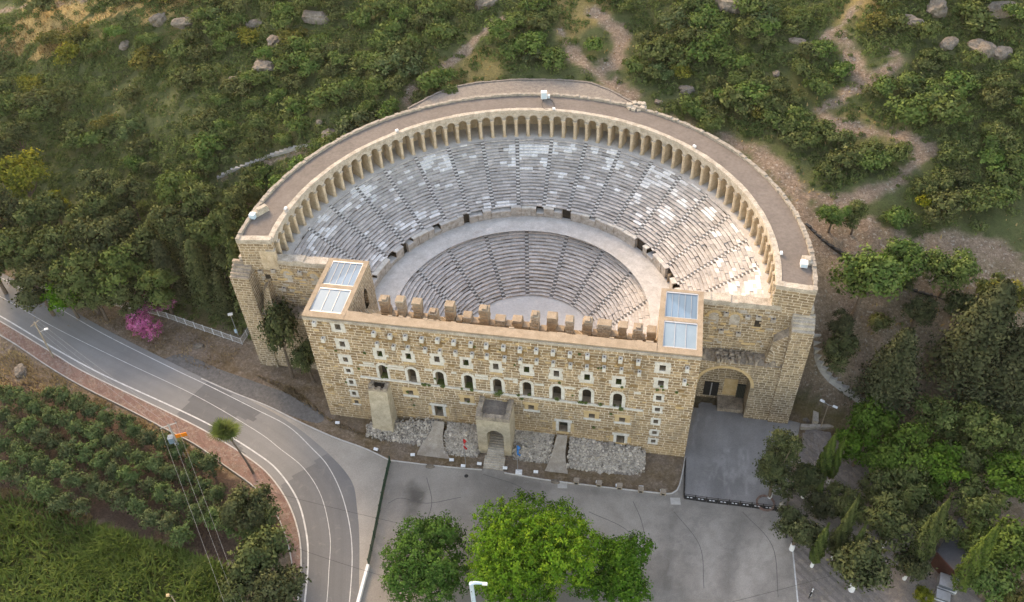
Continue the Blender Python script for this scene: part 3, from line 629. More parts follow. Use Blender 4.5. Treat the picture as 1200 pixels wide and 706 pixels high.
# scattered protruding, missing and re-used blocks
mb = MB()
for _ in range(330):
    x = random.uniform(XL+.4, XR-1.6); z = random.uniform(-2, 20.5); L = random.uniform(.5, 1.4); hh = random.uniform(.25, .5)
    if any(h[0]-1.2 < x+L and x < h[1]+1.2 and h[2]-1.4 < z+hh and z < h[3]+.8 for h in holes): continue
    mb.box(x, YF-random.uniform(.012, .10), z, x+L, YF+.02, z+hh, random.choice([0, 0, 1, 1, 2]))
sub(mb, 'loose_block', [M['orange'], M['stain'], M['pier']], FW)['kind'] = 'stuff'
WALLPL = [(random.uniform(XL+1, XR-1), YF-.1, random.uniform(1, 20), random.uniform(.15, .38)) for _ in range(30)]+[(random.uniform(-20, 20), YF-.2, 8.2, random.uniform(.2, .4)) for _ in range(14)]+[(-.9, YF-.3, 8.0, .7), (-.4, YF-.2, 8.5, .6), (9.1, YF-.2, 8.4, .5), (-10.2, YF-.2, 8.4, .5), (19.6, YF-.2, 7.6, .5)]
# crowning rough band and wide sandy ledge on top
mb = MB(); x = XL-.05
while x < XR+.05:
    L = random.uniform(.9, 1.9); e = min(x+L, XR+.05); mb.box(x, YF-.10-random.uniform(0, .12), ZT-.9, e, YF+1.9, ZT-.32-random.uniform(0, .06)); x = e
mb.build('crowning_course', M['cornice'], TH)
mb = MB(); mb.box(XL+6.95, YF-.06, ZT-.3, XR-6.6, YF+1.75, ZT, 0)
x = XL+7
while x < XR-7:
    if random.random() < .5: w = random.uniform(.5, 1.6); mb.box(x, YF+1.7, ZT-.25, x+w, YF+1.7+random.uniform(.1, .4), ZT+random.uniform(-.03, .06), 0)
    x += random.uniform(.8, 2)
mb.build('facade_ledge', M['ledge'], TH)
# ---- inner stage wall with its row of broken piers
mb = MB(); mb.box(XL+6.9, -11.9, GZ, XR-6.6, -10.2, 17.6); IW = mb.build('inner_stage_wall', M['masonry_grey'], TH)
PT = [(-20.2, 21.5), (-17.5, 21.9), (-14.7, 21.7), (-12.2, 19.7), (-9.2, 21.8), (-6.5, 19.7), (-3.5, 21.6), (-.9, 19.7), (1.9, 20.0), (4.7, 21.4), (7.5, 21.4), (10.3, 21.2), (13.1, 21.2), (15.8, 21.0), (18.7, 21.0), (21.1, 20.8), (23.2, 20.6)]
for i, (x, z) in enumerate(PT):
    mb = MB(); zz = 17.5; w = random.uniform(.66, .84) if i != 13 else 1.1
    while zz < z-.05:
        h = min(random.uniform(.6, .95), z-zz); dx = random.uniform(-.1, .1); k = random.uniform(.86, 1.1)
        top = zz+h >= z-.06
        mb.box(x-w*k+dx, -11.9+random.uniform(-.1, .06), zz, x+w*k+dx, -10.3+random.uniform(-.08, .08), zz+h-.03, 0, None, 1 if top else None); zz += h
    if i % 3 == 0: mb.box(x-w*.5, -11.7, z-.02, x+w*.6, -10.6, z+.25, 1)
    o = sub(mb, 'stone_pier', [M['rubble_wall'] if i % 2 else M['pier'], M['ledge']], IW)
    bv = o.modifiers.new('b', 'BEVEL'); bv.width = .08; bv.segments = 1
for a, b in zip(PT[:-1], PT[1:]):
    if b[0]-a[0] > 1.9 and random.random() < .9: mb = MB(); mb.box(a[0]+.85, -11.8, 17.58, b[0]-.85, -10.5, 18.3+random.uniform(0, .5), 0); sub(mb, 'broken_sill', M['ledge'], IW)
mb = MB(); mb.box(XL+7, YF+1.9, 15.0, XR-6.7, -11.9, 15.2); mb.build('corridor_floor', M['dark'], TH)
mb = MB(); mb.box(XL+6.9, -10.2, GZ, XR-6.6, 3.0, -.05); mb.build('stage_floor', M['orch'], TH)
# ---- corner towers with glazed roofs
def tower(x0, x1, left):
    mb = MB(); yb = -3.0; ym = -9.9; t = .75
    xi = x1 if left else x0             # inner side wall (with an arched opening on the left tower)
    if left:
        # opening near y = -7: build the wall round it
        a, b = -8.0, -6.3
        mb.quad((x1, YF+1.9, 8), (x1, a, 8), (x1, a, ZT-.9), (x1, YF+1.9, ZT-.9)); mb.quad((x1, b, 8), (x1, yb, 8), (x1, yb, ZT-.9), (x1, b, ZT-.9)); mb.quad((x1, a, 8), (x1, b, 8), (x1, b, 15.0), (x1, a, 15.0))
        top = [((a+b)/2+(b-a)/2*cos(pi-pi*q/8), 17.6+1.5*sin(pi*q/8)) for q in range(9)]
        for (p, zp), (q, zq) in zip(top[:-1], top[1:]): mb.quad((x1, p, zp), (x1, q, zq), (x1, q, ZT-.9), (x1, p, ZT-.9))
        mb.quad((x1-.9, a, 15), (x1-.9, b, 15), (x1-.9, b, 19.2), (x1-.9, a, 19.2), 1); mb.quad((x1, a, 15), (x1-.9, a, 15), (x1-.9, a, 17.6), (x1, a, 17.6)); mb.quad((x1-.9, b, 15), (x1, b, 15), (x1, b, 17.6), (x1-.9, b, 17.6))
    else:
        mb.quad((x0, yb, 8), (x0, YF+1.9, 8), (x0, YF+1.9, ZT-.9), (x0, yb, ZT-.9))
    mb.quad((x1, yb, 8), (x0, yb, 8), (x0, yb, ZT-.9), (x1, yb, ZT-.9))
    for y0, y1 in ((YF+1.9, yb),):
        mb.box(x0, y0, ZT-.9, x0+t, y1, ZT-.3); mb.box(x1-t, y0, ZT-.9, x1, y1, ZT-.3); mb.box(x0+t, y1-t, ZT-.9, x1-t, y1, ZT-.3)
    mb.box(x0+t, ym-.35, ZT-.9, x1-t, ym+.35, ZT-.3)
    mb.box(x0+.2, YF+1.2, ZT-2.4, x1-.2, yb+.3, ZT-2.3, 1)
    tw = mb.build('corner_tower', [M['masonry_grey'], M['dark']], TH)
    r = MB(); e = .06
    r.box(x0-e, YF-e, ZT-.3, x1+e, YF+1.15, ZT); r.box(x0-e, YF+1.15, ZT-.3, x0+t, yb, ZT); r.box(x1-t, YF+1.15, ZT-.3, x1+e, yb, ZT)
    r.box(x0+t, ym-.4, ZT-.3, x1-t, ym+.4, ZT+.01); r.box(x0+t, yb-.6, ZT-.3, x1-t, yb, ZT)
    sub(r, 'roof_rim', M['ledge'], tw)
    def sky(y0, y1, kind):
        g = MB(); a, b = x0+t+.05, x1-t-.05; z0, z1 = ZT-.32, ZT-.12
        n = 3 if kind == 0 else 5
        zf = lambda y: z0+(z1-z0)*(y-y0)/(y1-y0)
        if kind == 0:
            g.quad((a, y0, z0), (b, y0, z0), (b, y1, z1), (a, y1, z1), 0)
        else:                            # the hind light: clear panes over rafters, frosted below
            xa, xb = (a, b) if left else (b, a); s = 1 if left else -1
            g.quad((a, y0, z0), (b, y0, z0), (b, y1, z1), (a, y1, z1), 1)
            P = [(xa, y0+.1), (xb, y0+.1), (xb, y1-.2)]; P = P if left else P[::-1]
            g.poly([(px, py, z0-.25) for px, py in P], 3)
            for q in range(5): px = a+(b-a)*(q+.5)/5; g.box(px-.05, y0, z0-.75, px+.05, y1, z0-.5, 4)
            for q in range(2): py = y0+(y1-y0)*(q+1)/3; g.box(a, py-.05, z0-.72, b, py+.05, z0-.52, 4)
        for q in range(n+1):
            px = a+(b-a)*q/n; w = (.04 if kind == 0 else .022) if 0 < q < n else .07
            V = [(px-w, y0, z0), (px+w, y0, z0), (px+w, y1, z1), (px-w, y1, z1), (px-w, y0, z0+.09), (px+w, y0, z0+.09), (px+w, y1, z1+.09), (px-w, y1, z1+.09)]; g.add(V, MB.BF, 2)
        for y, w in ((y0, .11), (y1, .13)): g.box(a, y-w, zf(y)-.02, b, y+w, zf(y)+.12, 2)
        return sub(g, 'skylight', [M['glass'], M['glass_clear'], M['metal'], M['pale_blue'], M['blue_box']], tw)
    sky(YF+1.4, ym-.6, 0); sky(ym+.6, yb-.8, 1)
    return tw
tower(XL, XL+6.95, True); tower(XR-6.6, XR, False)
# ---- buttress shaft and entrance porch on the facade
mb = MB(); bx0, bx1, yf0, yf1, zt = -22.9, -19.6, -19.6, -19.0, 7.6
V = [(bx0-.35, -20.0, GZ), (bx1+.1, -20.0, GZ), (bx1+.1, YF+.1, GZ), (bx0-.35, YF+.1, GZ), (bx0, yf1, zt-.6), (bx1, yf1, zt-.6), (bx1, YF+.1, zt-.6), (bx0, YF+.1, zt-.6)]
mb.add(V, MB.BF, 0)
for a in ((bx0, yf1, bx0+.6, YF), (bx1-.6, yf1, bx1, YF), (bx0+.6, yf1, bx1-.6, yf1+.5)):
    x, y = a[0], a[1]
    for q in range(4):
        fx = (a[2]-a[0]); fy = (a[3]-a[1]); 
        if fy > fx: y0, y1 = a[1]+fy*q/4, a[1]+fy*(q+1)/4; mb.box(a[0], y0, zt-.62, a[2], y1, zt+random.uniform(-.2, .5), 1)
        else: x0, x1 = a[0]+fx*q/4, a[0]+fx*(q+1)/4; mb.box(x0, a[1], zt-.62, x1, a[3], zt+random.uniform(-.3, .3), 1)
mb.box(bx0+.6, yf1+.5, zt-.63, bx1-.6, YF, zt-.58, 2)
mb.build('buttress_tower', [M['plaster'], M['ruin'], M['dark']], TH)
px0, px1, pf, pz = -3.9, 1.75, -21.3, 6.6
mb = MB(); ax, aw, az0 = -.85, 2.9, 1.6
mb.quad((px0, pf, GZ), (ax-aw/2, pf, GZ), (ax-aw/2, pf, az0), (px0, pf, az0)); mb.quad((ax+aw/2, pf, GZ), (px1, pf, GZ), (px1, pf, az0), (ax+aw/2, pf, az0))
arc = [(ax+aw/2*cos(pi-pi*q/12), az0+aw/2*sin(pi*q/12)) for q in range(13)]
mb.quad((px0, pf, az0), (ax-aw/2, pf, az0), (ax-aw/2, pf, pz-.9), (px0, pf, pz-.9)); mb.quad((ax+aw/2, pf, az0), (px1, pf, az0), (px1, pf, pz-.9), (ax+aw/2, pf, pz-.9))
for (a, za), (b, zb) in zip(arc[:-1], arc[1:]):
    mb.quad((a, pf, za), (b, pf, zb), (b, pf, pz-.9), (a, pf, pz-.9)); mb.quad((a, pf, za), (a, YF, za), (b, YF, zb), (b, pf, zb))
mb.quad((px0, YF, GZ), (px0, pf, GZ), (px0, pf, pz-.9), (px0, YF, pz-.9)); mb.quad((px1, pf, GZ), (px1, YF, GZ), (px1, YF, pz-.9), (px1, pf, pz-.9))
mb.quad((ax-aw/2, pf, GZ), (ax-aw/2, YF, GZ), (ax-aw/2, YF, az0), (ax-aw/2, pf, az0)); mb.quad((ax+aw/2, YF, GZ), (ax+aw/2, pf, GZ), (ax+aw/2, pf, az0), (ax+aw/2, YF, az0))
PO = mb.build('entrance_porch', M['plaster'], TH)
mb = MB()
for a, b, c, d in ((px0, pf-.05, px1, pf+.75), (px0, pf+.75, px0+.75, YF), (px1-.75, pf+.75, px1, YF)):
    n = 5
    for q in range(n):
        if c-a > d-b: mb.box(a+(c-a)*q/n+.02, b-random.uniform(0, .08), pz-.9, a+(c-a)*(q+1)/n-.02, d, pz+random.uniform(-.2, .12), 0)
        else: mb.box(a-.04, b+(d-b)*q/n+.01, pz-.9, c+.04, b+(d-b)*(q+1)/n-.01, pz+random.uniform(-.1, .2), 0)
sub(mb, 'parapet', M['ruin'], PO)
mb = MB(); mb.box(px0+.75, pf+.75, pz-1.0, px1-.75, YF, pz-.75); sub(mb, 'porch_roof', M['gravel'], PO)
mb = MB()
for q in range(16):
    w = aw/2 if q > 4 else 1.75-.0*q; y0 = -24.4+q*.42
    mb.box(ax-w, y0, GZ, ax+w, y0+.44, ZR+.17*(q+1))
sub(mb, 'entrance_steps', M['cornice'], PO)
mb = MB(); mb.box(ax-aw/2, YF-.06, GZ, ax+aw/2, YF-.01, 2.9); sub(mb, 'porch_door', M['dark'], PO)
# ---- side wings (walls closing the seating) and their gates
def wing(sg):
    mb = MB(); X = lambda x: sg*x-(0 if sg > 0 else 1.0)
    xa, xb = (30.9, 48.0) if sg > 0 else (-48.4, -32.25)
    y1 = -4.6
    top = []
    # upper wall with two blocked arched recesses
    mb.quad((xa, y1, 8.5), (xb, y1, 8.5), (xb, y1, 21.0), (xa, y1, 21.0)); mb.quad((xa, -3.0, 21.0), (xb, -3.0, 21.0), (xb, -3.0, 8), (xa, -3.0, 8))
    mb.quad((xb if sg > 0 else xa, y1, GZ), (xb if sg > 0 else xa, 0, GZ), (xb if sg > 0 else xa, 0, 21.0), (xb if sg > 0 else xa, y1, 21.0))
    x = xa
    while x < xb:
        e = min(x+random.uniform(.9, 1.9), xb); mb.box(x, y1-random.uniform(.02, .15), 21.0-.4*random.random(), e, -3.0+random.uniform(0, .2), 21.75+random.uniform(-.12, .16), 2); x = e
    # lower, thicker storey with the vaulted gate
    yl = -7.1
    if sg > 0: g0, g1, zs, cr = 32.0, 40.75, 4.6, 8.9
    else: g0, g1, zs, cr = -42.2, -33.6, 4.6, 8.6
    zl = 10.2; gx = (g0+g1)/2; gw = (g1-g0)/2
    mb.quad((xa, yl, GZ), (g0, yl, GZ), (g0, yl, zl), (xa, yl, zl)); mb.quad((g1, yl, GZ), (xb, yl, GZ), (xb, yl, zl), (g1, yl, zl))
    if sg < 0: mb.quad((g0, yl, GZ), (g1, yl, GZ), (g1, yl, zl), (g0, yl, zl))
    arc = [] if sg < 0 else [(gx+gw*cos(pi-pi*q/16), zs+(cr-zs)*sin(pi*q/16)) for q in range(17)]
    for (a, za), (b, zb) in zip(arc[:-1], arc[1:]):
        mb.quad((a, yl, za), (b, yl, zb), (b, yl, zl), (a, yl, zl)); mb.quad((a, yl, za), (a, -3.2, za), (b, -3.2, zb), (b, yl, zb))
        d = .55                          # voussoirs
        r = lambda p, zp, k: (gx+(p-gx)*k, zs+(zp-zs)*k)
        (p1, q1), (p2, q2) = r(a, za, 1+d/gw), r(b, zb, 1+d/(gw))
        mb.add([(a, yl-.06, za), (b, yl-.06, zb), (p2, yl-.06, q2), (p1, yl-.06, q1), (a, yl, za), (b, yl, zb), (p2, yl, q2), (p1, yl, q1)], MB.BF, 3)
    if sg > 0: mb.quad((g0, yl, GZ), (g0, -3.2, GZ), (g0, -3.2, zs), (g0, yl, zs)); mb.quad((g1, -3.2, GZ), (g1, yl, GZ), (g1, yl, zs), (g1, -3.2, zs))
    mb.quad((g0, -3.2, GZ), (g1, -3.2, GZ), (g1, -3.2, cr), (g0, -3.2, cr), 0)
    mb.quad((xa, yl, GZ), (xa, y1, GZ), (xa, y1, zl), (xa, yl, zl)); mb.quad((xb, yl, GZ), (xb, y1, GZ), (xb, y1, zl), (xb, yl, zl))
    mb.quad((xa, yl, zl), (xb, yl, zl), (xb, y1, zl+.3), (xa, y1, zl+.3), 1)
    W = mb.build('side_wing', [M['masonry_grey'], M['ruin'], M['cornice'], M['orange']], TH)
    # broken ledge debris
    r_ = MB()
    for _ in range(90):
        x = random.uniform(xa+.3, xb-.3); y = random.uniform(yl+.1, y1-.2); s_ = random.uniform(.15, .5)
        r_.rbox((x, y), s_, s_*.7, zl, zl+random.uniform(.3, 1.0), random.uniform(0, 3), 0, None, None, .7)
    sub(r_, 'broken_ledge', M['ruin'], W)['kind'] = 'stuff'
    # corner pier with sloping broken top
    c = MB(); cx0, cx1 = (44.9, 48.3) if sg > 0 else (-49.6, -46.1); zt_ = 20.3
    c.box(cx0, -7.4, GZ-.6, cx1, y1+.02, zt_-1.2, 0)
    for q in range(5):
        y0 = -7.4+(2.8)*q/5; c.box(cx0, y0, zt_-1.25, cx1, y0+.58, zt_-1.1+.45*q+random.uniform(-.2, .2), 1)
    sub(c, 'corner_pier', [M['masonry_grey'], M['ruin'] if sg < 0 else M['cornice']], W)
    c = MB()                             # remains of a sloping barrel wall leaning on the pier
    xx0, xx1 = (42.0, 44.9) if sg > 0 else (-46.1, -43.6)
    V = [(xx0, -6.6, 9.5), (xx1, -6.9, 9.5), (xx1, y1, 9.5), (xx0, y1, 9.5), (xx0+.9, -5.6, 14.6), (xx1, -6.2, 17.0), (xx1, y1, 17.4), (xx0+.9, y1, 15.4)]
    c.add(V, MB.BF, 0); c.mi[-5] = 1; sub(c, 'broken_vault', [M['masonry_grey'], M['ruin']], W)
    if sg > 0:
        d = MB(); d.box(33.6, -3.35, -2.9, 36.1, -3.22, .7, 0); d.box(34.75, -3.40, -2.9, 34.95, -3.36, .6, 1); d.box(36.9, -3.32, -2.2, 39.2, -3.21, 2.0, 3)
        sub(d, 'wooden_gate', [M['metal_dark'], M['metal'], M['gate_green'], M['orange']], W)
        d = MB(); d.box(39.3, -3.42, -2.6, 40.7, -3.22, .9, 0)
        for q in range(5): d.box(39.35+q*.28, -3.46, -2.5, 39.45+q*.28, -3.425, .8, 1)
        sub(d, 'barred_gate', [M['metal_dark'], M['gate_green']], W)
        d = MB(); d.box(36.2, -6.2, GZ, 40.6, -3.2, -2.7, 0); sub(d, 'low_platform', M['ruin'], W)
    for (x, w, z0, z1) in (((33.0, 1.6, 16.6, 18.4), (36.3, 1.6, 16.6, 18.4)) if sg > 0 else ((-35.3, 1.5, 16.6, 18.6), (-40.2, 1.5, 16.6, 18.6))):
        d = MB(); n = 8; P = [(x-w/2, z0)]+[(x+w/2*cos(pi-pi*q/n), z1+w/2*sin(pi*q/n)) for q in range(n+1)]+[(x+w/2, z0)]
        d.poly([(p, y1-.01, q) for p, q in P], 0)
        for q in range(n):
            a0, a1 = pi*q/n+.03, pi*(q+1)/n-.03; V = [(x+r*cos(a), y, z1+r*sin(a)) for y in (y1-.12, y1+.02) for r, a in ((w/2, a0), (w/2+.5, a0), (w/2+.5, a1), (w/2, a1))]; d.add(V, MB.BF, 1)
        sub(d, 'blocked_arch', [M['podium'], M['orange']], W)
    for x, z in (((39.9, 19.0), (34.8, 19.2), (38.2, 18.9), (42.2, 18.8), (37.3, 14.9), (34.5, 15.2)) if sg > 0 else ((-42.5, 19.3), (-37.6, 19.3), (-33.8, 15.3), (-41.5, 15.0), (-45, 18.8))):
        d = MB(); d.box(x-.4, y1-.5, z-.35, x+.4, y1+.02, z+.35, 0); d.box(x-.14, y1-.4, z+.351, x+.14, y1-.15, z+.36, 1); sub(d, 'corbel', [M['podium'], M['dark']], W)
    for x, z in (((40.0, 17.5),) if sg > 0 else ((-44.0, 17.3),)):
        d = MB(); d.box(x-.5, y1-.06, z-.7, x+.5, y1+.01, z+.7, 0); d.box(x-.8, y1-.1, z-1.0, x+.8, y1-.055, z-.7, 1); sub(d, 'blind_window', [M['dark'], M['orange']], W)
    d = MB()
    for _ in range(60):
        x = random.uniform(xa+.5, xb-3.5); z = random.uniform(11.5, 20); L = random.uniform(.5, 1.5); d.box(x, y1-random.uniform(.02, .12), z, x+L, y1+.02, z+random.uniform(.3, .5), random.choice([0, 1, 2]))
    sub(d, 'loose_block', [M['orange'], M['pier'], M['podium']], W)['kind'] = 'stuff'
    return W
wing(1); wing(-1)
# ---- seating
WHITE_PX = [(599,170,645,182,.97),(595,182,611,194,.9),(633,184,645,196,.95),(609,195,622,199,.9),(647,165,654,186,.9),(660,167,676,179,.8),(563,174,570,184,.8),(673,192,681,197,.9),(652,202,664,208,.9),(693,173,701,187,.8),(711,174,722,180,.9),(672,216,683,221,.9),(696,214,706,225,.7),(675,229,686,233,.9),(685,206,691,210,.9),(560,236,607,243,.85),
 (495,182,531,195,.6),(489,190,504,204,.8),(509,196,526,201,.9),(511,217,527,222,.9),(476,204,487,210,.9),(491,213,499,221,.9),(412,218,438,235,.6),(404,241,413,246,.9),(376,267,394,277,.85),(361,287,370,296,.8),(356,267,371,286,.4),(371,252,384,259,.85),(487,244,514,256,.75),(466,259,486,270,.7),(463,233,470,236,.9),(443,284,458,295,.6),(435,300,458,318,.7),(557,236,600,242,.8),
 (753,195,768,218,.75),(735,228,750,242,.8),(755,242,768,250,.9),(773,246,788,256,.85),(768,198,804,221,.55),(795,235,805,241,.9),(824,241,837,259,.8),(783,221,794,228,.9),(855,261,865,272,.8),(836,272,843,277,.9),(860,278,866,283,.9),(839,305,847,319,.8),(856,315,861,328,.8),(851,330,905,344,.6),(875,290,883,295,.9),(880,312,888,320,.9),(718,221,729,226,.9),(710,186,731,200,.6),(701,216,706,226,.7),(804,213,824,230,.4),(440,196,470,206,.25),(880,300,905,335,.3),(395,232,412,250,.35),(620,240,650,246,.5),(540,180,560,190,.3)]
def tone_white(): k = random.uniform(.74, .88); return (k, k*.985, k*.955)
def tone_grey(up):
    k = random.gauss(.52, .05) if up else random.gauss(.60, .035); k = min(max(k, .33), .68)
    w = random.uniform(.6, 1.0); return (k, k*(.885+.06*w), k*(.785+.11*w))
def white_at(p):
    u, v = proj(p)
    for x0, y0, x1, y1, pr in WHITE_PX:
        if x0 <= u <= x1 and y0 <= v <= y1: return random.random() < pr
    return False
def thmin(Rr, yc, right=True): return math.asin(yc/Rr)
def seating(name_w, name_s, cx, cy, R0, R1, z0, z1, n, stairs, yclip, up):
    dR = (R1-R0)/n; dz = (z1-z0)/n
    bounds = [None]+stairs+[None]
    pt = lambda R, t, z: (cx+R*cos(t), cy+R*sin(t), z)
    for w in range(len(bounds)-1):
        mb = MB()
        for k in range(n):
            Ra = R0+k*dR; Rb = Ra+dR+.12; z = z0+(k+1)*dz; hw = .37/Ra
            tl = math.asin((yclip-cy)/Ra)
            ta = bounds[w]+hw if bounds[w] is not None else tl
            tb = bounds[w+1]-hw if bounds[w+1] is not None else pi-tl
            if tb-ta < .01: continue
            t = ta
            while t < tb-1e-4:
                L = random.uniform(.8, 1.9)/Ra; e = min(t+L, tb)
                if tb-e < .35/Ra: e = tb
                p = pt(Ra+.3, (t+e)/2, z); wh = up and (white_at(p) or random.random() < .012)
                col = tone_white() if wh else tone_grey(up)
                j = random.uniform(-.01, .02) if wh else random.uniform(-.05, .05); jr = random.uniform(-.02, .03) if wh else random.uniform(-.06, .08); g = .012/Ra
                if not wh and random.random() < .08: j -= .10; jr += .12
                a, b = t+g, e-g; zt = z+j; f = Ra+jr; lip = .13; ov = .21
                mb.quad(pt(f, a, zt), pt(Rb, a, zt), pt(Rb, b, zt), pt(f, b, zt), 0, col)
                mb.quad(pt(f, a, zt-lip), pt(f, a, zt), pt(f, b, zt), pt(f, b, zt-lip), 0, col)
                mb.quad(pt(f+ov, a, zt-lip-.04), pt(f, a, zt-lip), pt(f, b, zt-lip), pt(f+ov, b, zt-lip-.04), 0, col)
                mb.quad(pt(f+ov, a, z-dz-.06), pt(f+ov, a, zt-lip-.04), pt(f+ov, b, zt-lip-.04), pt(f+ov, b, z-dz-.06), 0, col)
                for q in (a, b): mb.quad(pt(f, q, zt), pt(f+ov, q, zt-lip-.04), pt(f+ov, q, z-dz), pt(Rb, q, zt), 0, col)
                t = e
        mb.build(name_w, M['seat'], TH)
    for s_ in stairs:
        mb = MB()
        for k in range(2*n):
            Ra = R0+k*dR/2-.05; z = z0+(k+1)*dz/2; hw = .36/Ra; kk = random.uniform(.66, .8) if k % 2 == 0 else random.uniform(.13, .19); col = (kk, kk*.96, kk*.91)  # steps alternate pale and dark: lit treads and shaded risers put into colour
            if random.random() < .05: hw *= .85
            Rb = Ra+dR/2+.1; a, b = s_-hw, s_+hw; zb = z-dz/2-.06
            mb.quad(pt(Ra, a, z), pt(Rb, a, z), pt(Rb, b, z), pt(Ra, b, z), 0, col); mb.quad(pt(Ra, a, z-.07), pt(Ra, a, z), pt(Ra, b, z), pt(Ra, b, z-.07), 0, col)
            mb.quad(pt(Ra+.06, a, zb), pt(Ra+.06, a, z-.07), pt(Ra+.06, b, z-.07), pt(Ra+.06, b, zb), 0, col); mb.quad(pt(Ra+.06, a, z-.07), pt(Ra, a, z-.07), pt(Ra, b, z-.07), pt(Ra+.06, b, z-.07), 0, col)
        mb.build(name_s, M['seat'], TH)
d2 = lambda L: [R_(a) for a in L]
ZD, ZG, ZROOF, RD0, RD1 = 9.29, 19.82, 25.9, 24.39, 27.98
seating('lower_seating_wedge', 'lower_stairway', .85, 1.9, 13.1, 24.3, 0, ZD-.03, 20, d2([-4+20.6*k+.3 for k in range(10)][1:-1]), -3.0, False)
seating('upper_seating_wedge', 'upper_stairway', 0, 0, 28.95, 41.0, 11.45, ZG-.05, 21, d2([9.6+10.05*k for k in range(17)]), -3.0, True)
def ring(name, mats, R0, R1, z, t0=-6, t1=186, cx=0, cy=0, n=120, mi=0, parent=TH):
    mb = MB()
    for k in range(n):
        a, b = R_(t0+(t1-t0)*k/n), R_(t0+(t1-t0)*(k+1)/n)
        mb.quad((cx+R0*cos(a), cy+R0*sin(a), z), (cx+R1*cos(a), cy+R1*sin(a), z), (cx+R1*cos(b), cy+R1*sin(b), z), (cx+R0*cos(b), cy+R0*sin(b), z), mi)
    o = mb.build(name, mats, parent); return o
ring('walkway', M['paving'], 23.0, 28.2, ZD, -8, 188, 0, .9)
mb = MB()
P = [(.85+13.3*cos(R_(a)), 1.9+13.3*sin(R_(a)), .004) for a in np.linspace(-12, 192, 60)]; mb.poly(P); o = mb.build('orchestra_floor', M['orch'], TH)
mb = MB()
for _ in range(3): pass
mb.rbox((3.9, 10.6), .28, .28, .0, .12, .3); sub(mb, 'drain_cover', M['metal_dark'], o)
# podium wall: slabs with white caps, door openings
mb = MB(); caps = []; t = -7.0; doors = [t_ for t_ in (25, 46, 81, 122, 152)]
while t < 187:
    L = random.uniform(2.0, 4.6); e = t+L; mid = (t+e)/2
    if any(abs(mid-d_) < 1.9 for d_ in doors):
        a0, a1 = R_(t), R_(e)
        V = lambda R, a, z: (R*cos(a), .5+R*sin(a), z)
        mb.quad(V(28.6, a0, ZD), V(28.6, a0, ZD+2.1), V(28.6, a1, ZD+2.1), V(28.6, a1, ZD), 1)
        for q in (a0, a1): mb.quad(V(28.0, q, ZD), V(28.9, q, ZD), V(28.9, q, ZD+2.1), V(28.0, q, ZD+2.1), 0)
    else:
        hh = random.choice([2.1, 2.2, 2.2, 2.0, 1.5, .9]); capw = random.random() < .62 and hh > 1.6
        a0, a1 = R_(t+.05), R_(e-.05); r0 = 28.0+random.uniform(-.06, .06); V = lambda R, a, z: (R*cos(a), .5+R*sin(a), z)
        z1 = ZD+hh
        cap = MB()
        for (x, y) in ((a0, (a0+a1)/2), ((a0+a1)/2, a1)):
            mb.quad(V(r0, x, ZD), V(r0, x, z1), V(r0, y, z1), V(r0, y, ZD), 0)
            tgt, mi = (cap, 0) if capw else (mb, 2)
            tgt.add([V(r0-.12, x, z1-.02), V(29.4, x, z1-.02), V(29.4, y, z1-.02), V(r0-.12, y, z1-.02), V(r0-.12, x, z1+.2), V(29.4, x, z1+.2), V(29.4, y, z1+.2), V(r0-.12, y, z1+.2)], MB.BF, mi)
        if capw: caps.append(cap)
    t = e
o = mb.build('podium_wall', [M['podium'], M['dark'], M['paving']], TH); [sub(c_, 'white_capping', M['white'], o) for c_ in caps]
# gallery: floor, back wall, piers with arches, roof, parapets
ring('gallery_floor', M['paving'], 40.7, 46.6, ZG, -6, 186)
mb = MB(); n = 116; T0, T1 = -5.6, 186.2
V = lambda R, a, z: (R*cos(a), R*sin(a), z)
for k in range(n):
    a, b = R_(T0+(T1-T0)*k/n), R_(T0+(T1-T0)*(k+1)/n)
    mb.quad(V(46.2, a, ZG), V(46.2, a, ZROOF-.5), V(46.2, b, ZROOF-.5), V(46.2, b, ZG), 1)
    mb.quad(V(47.6, b, GZ-.5), V(47.6, b, ZROOF), V(47.6, a, ZROOF), V(47.6, a, GZ-.5), 0)
mb.build('outer_wall', [M['masonry_grey'], M['vault']], TH)
NA = 58; R1A, R2A = 41.75, 43.1; zs = 23.85; dth = (T1-T0)/NA; GA = MB()
for k in range(NA):
    a0, a1 = R_(T0+dth*k), R_(T0+dth*(k+1)); am = (a0+a1)/2; half = (a1-a0)/2; pw = .36/R1A
    ih = half-pw; q_ = 8; arcp = [(am-ih*cos(pi*j/q_), zs+ih*R1A*.95*sin(pi*j/q_)) for j in range(q_+1)]
    zt_ = ZROOF-.45
    for (p, zp), (r, zr) in zip(arcp[:-1], arcp[1:]):
        GA.quad(V(R1A, p, zp), V(R1A, p, zt_), V(R1A, r, zt_), V(R1A, r, zr), 0)
        GA.quad(V(R1A, p, zp), V(R1A, r, zr), V(R2A, r, zr), V(R2A, p, zp), 1)
        GA.quad(V(R2A, p, zp), V(R2A, r, zr), V(46.2, r, min(zr+.25, 25.3)), V(46.2, p, min(zp+.25, 25.3)), 1)
    for s0, s1 in ((a0, am-ih), (am+ih, a1)): GA.quad(V(R1A, s0, zs), V(R1A, s0, zt_), V(R1A, s1, zt_), V(R1A, s1, zs), 0); GA.quad(V(R1A, s0, zs), V(R1A, s1, zs), V(R2A, s1, zs), V(R2A, s0, zs), 0)
ARC = GA.build('gallery_arcade', [M['cornice'], M['vault']], TH)
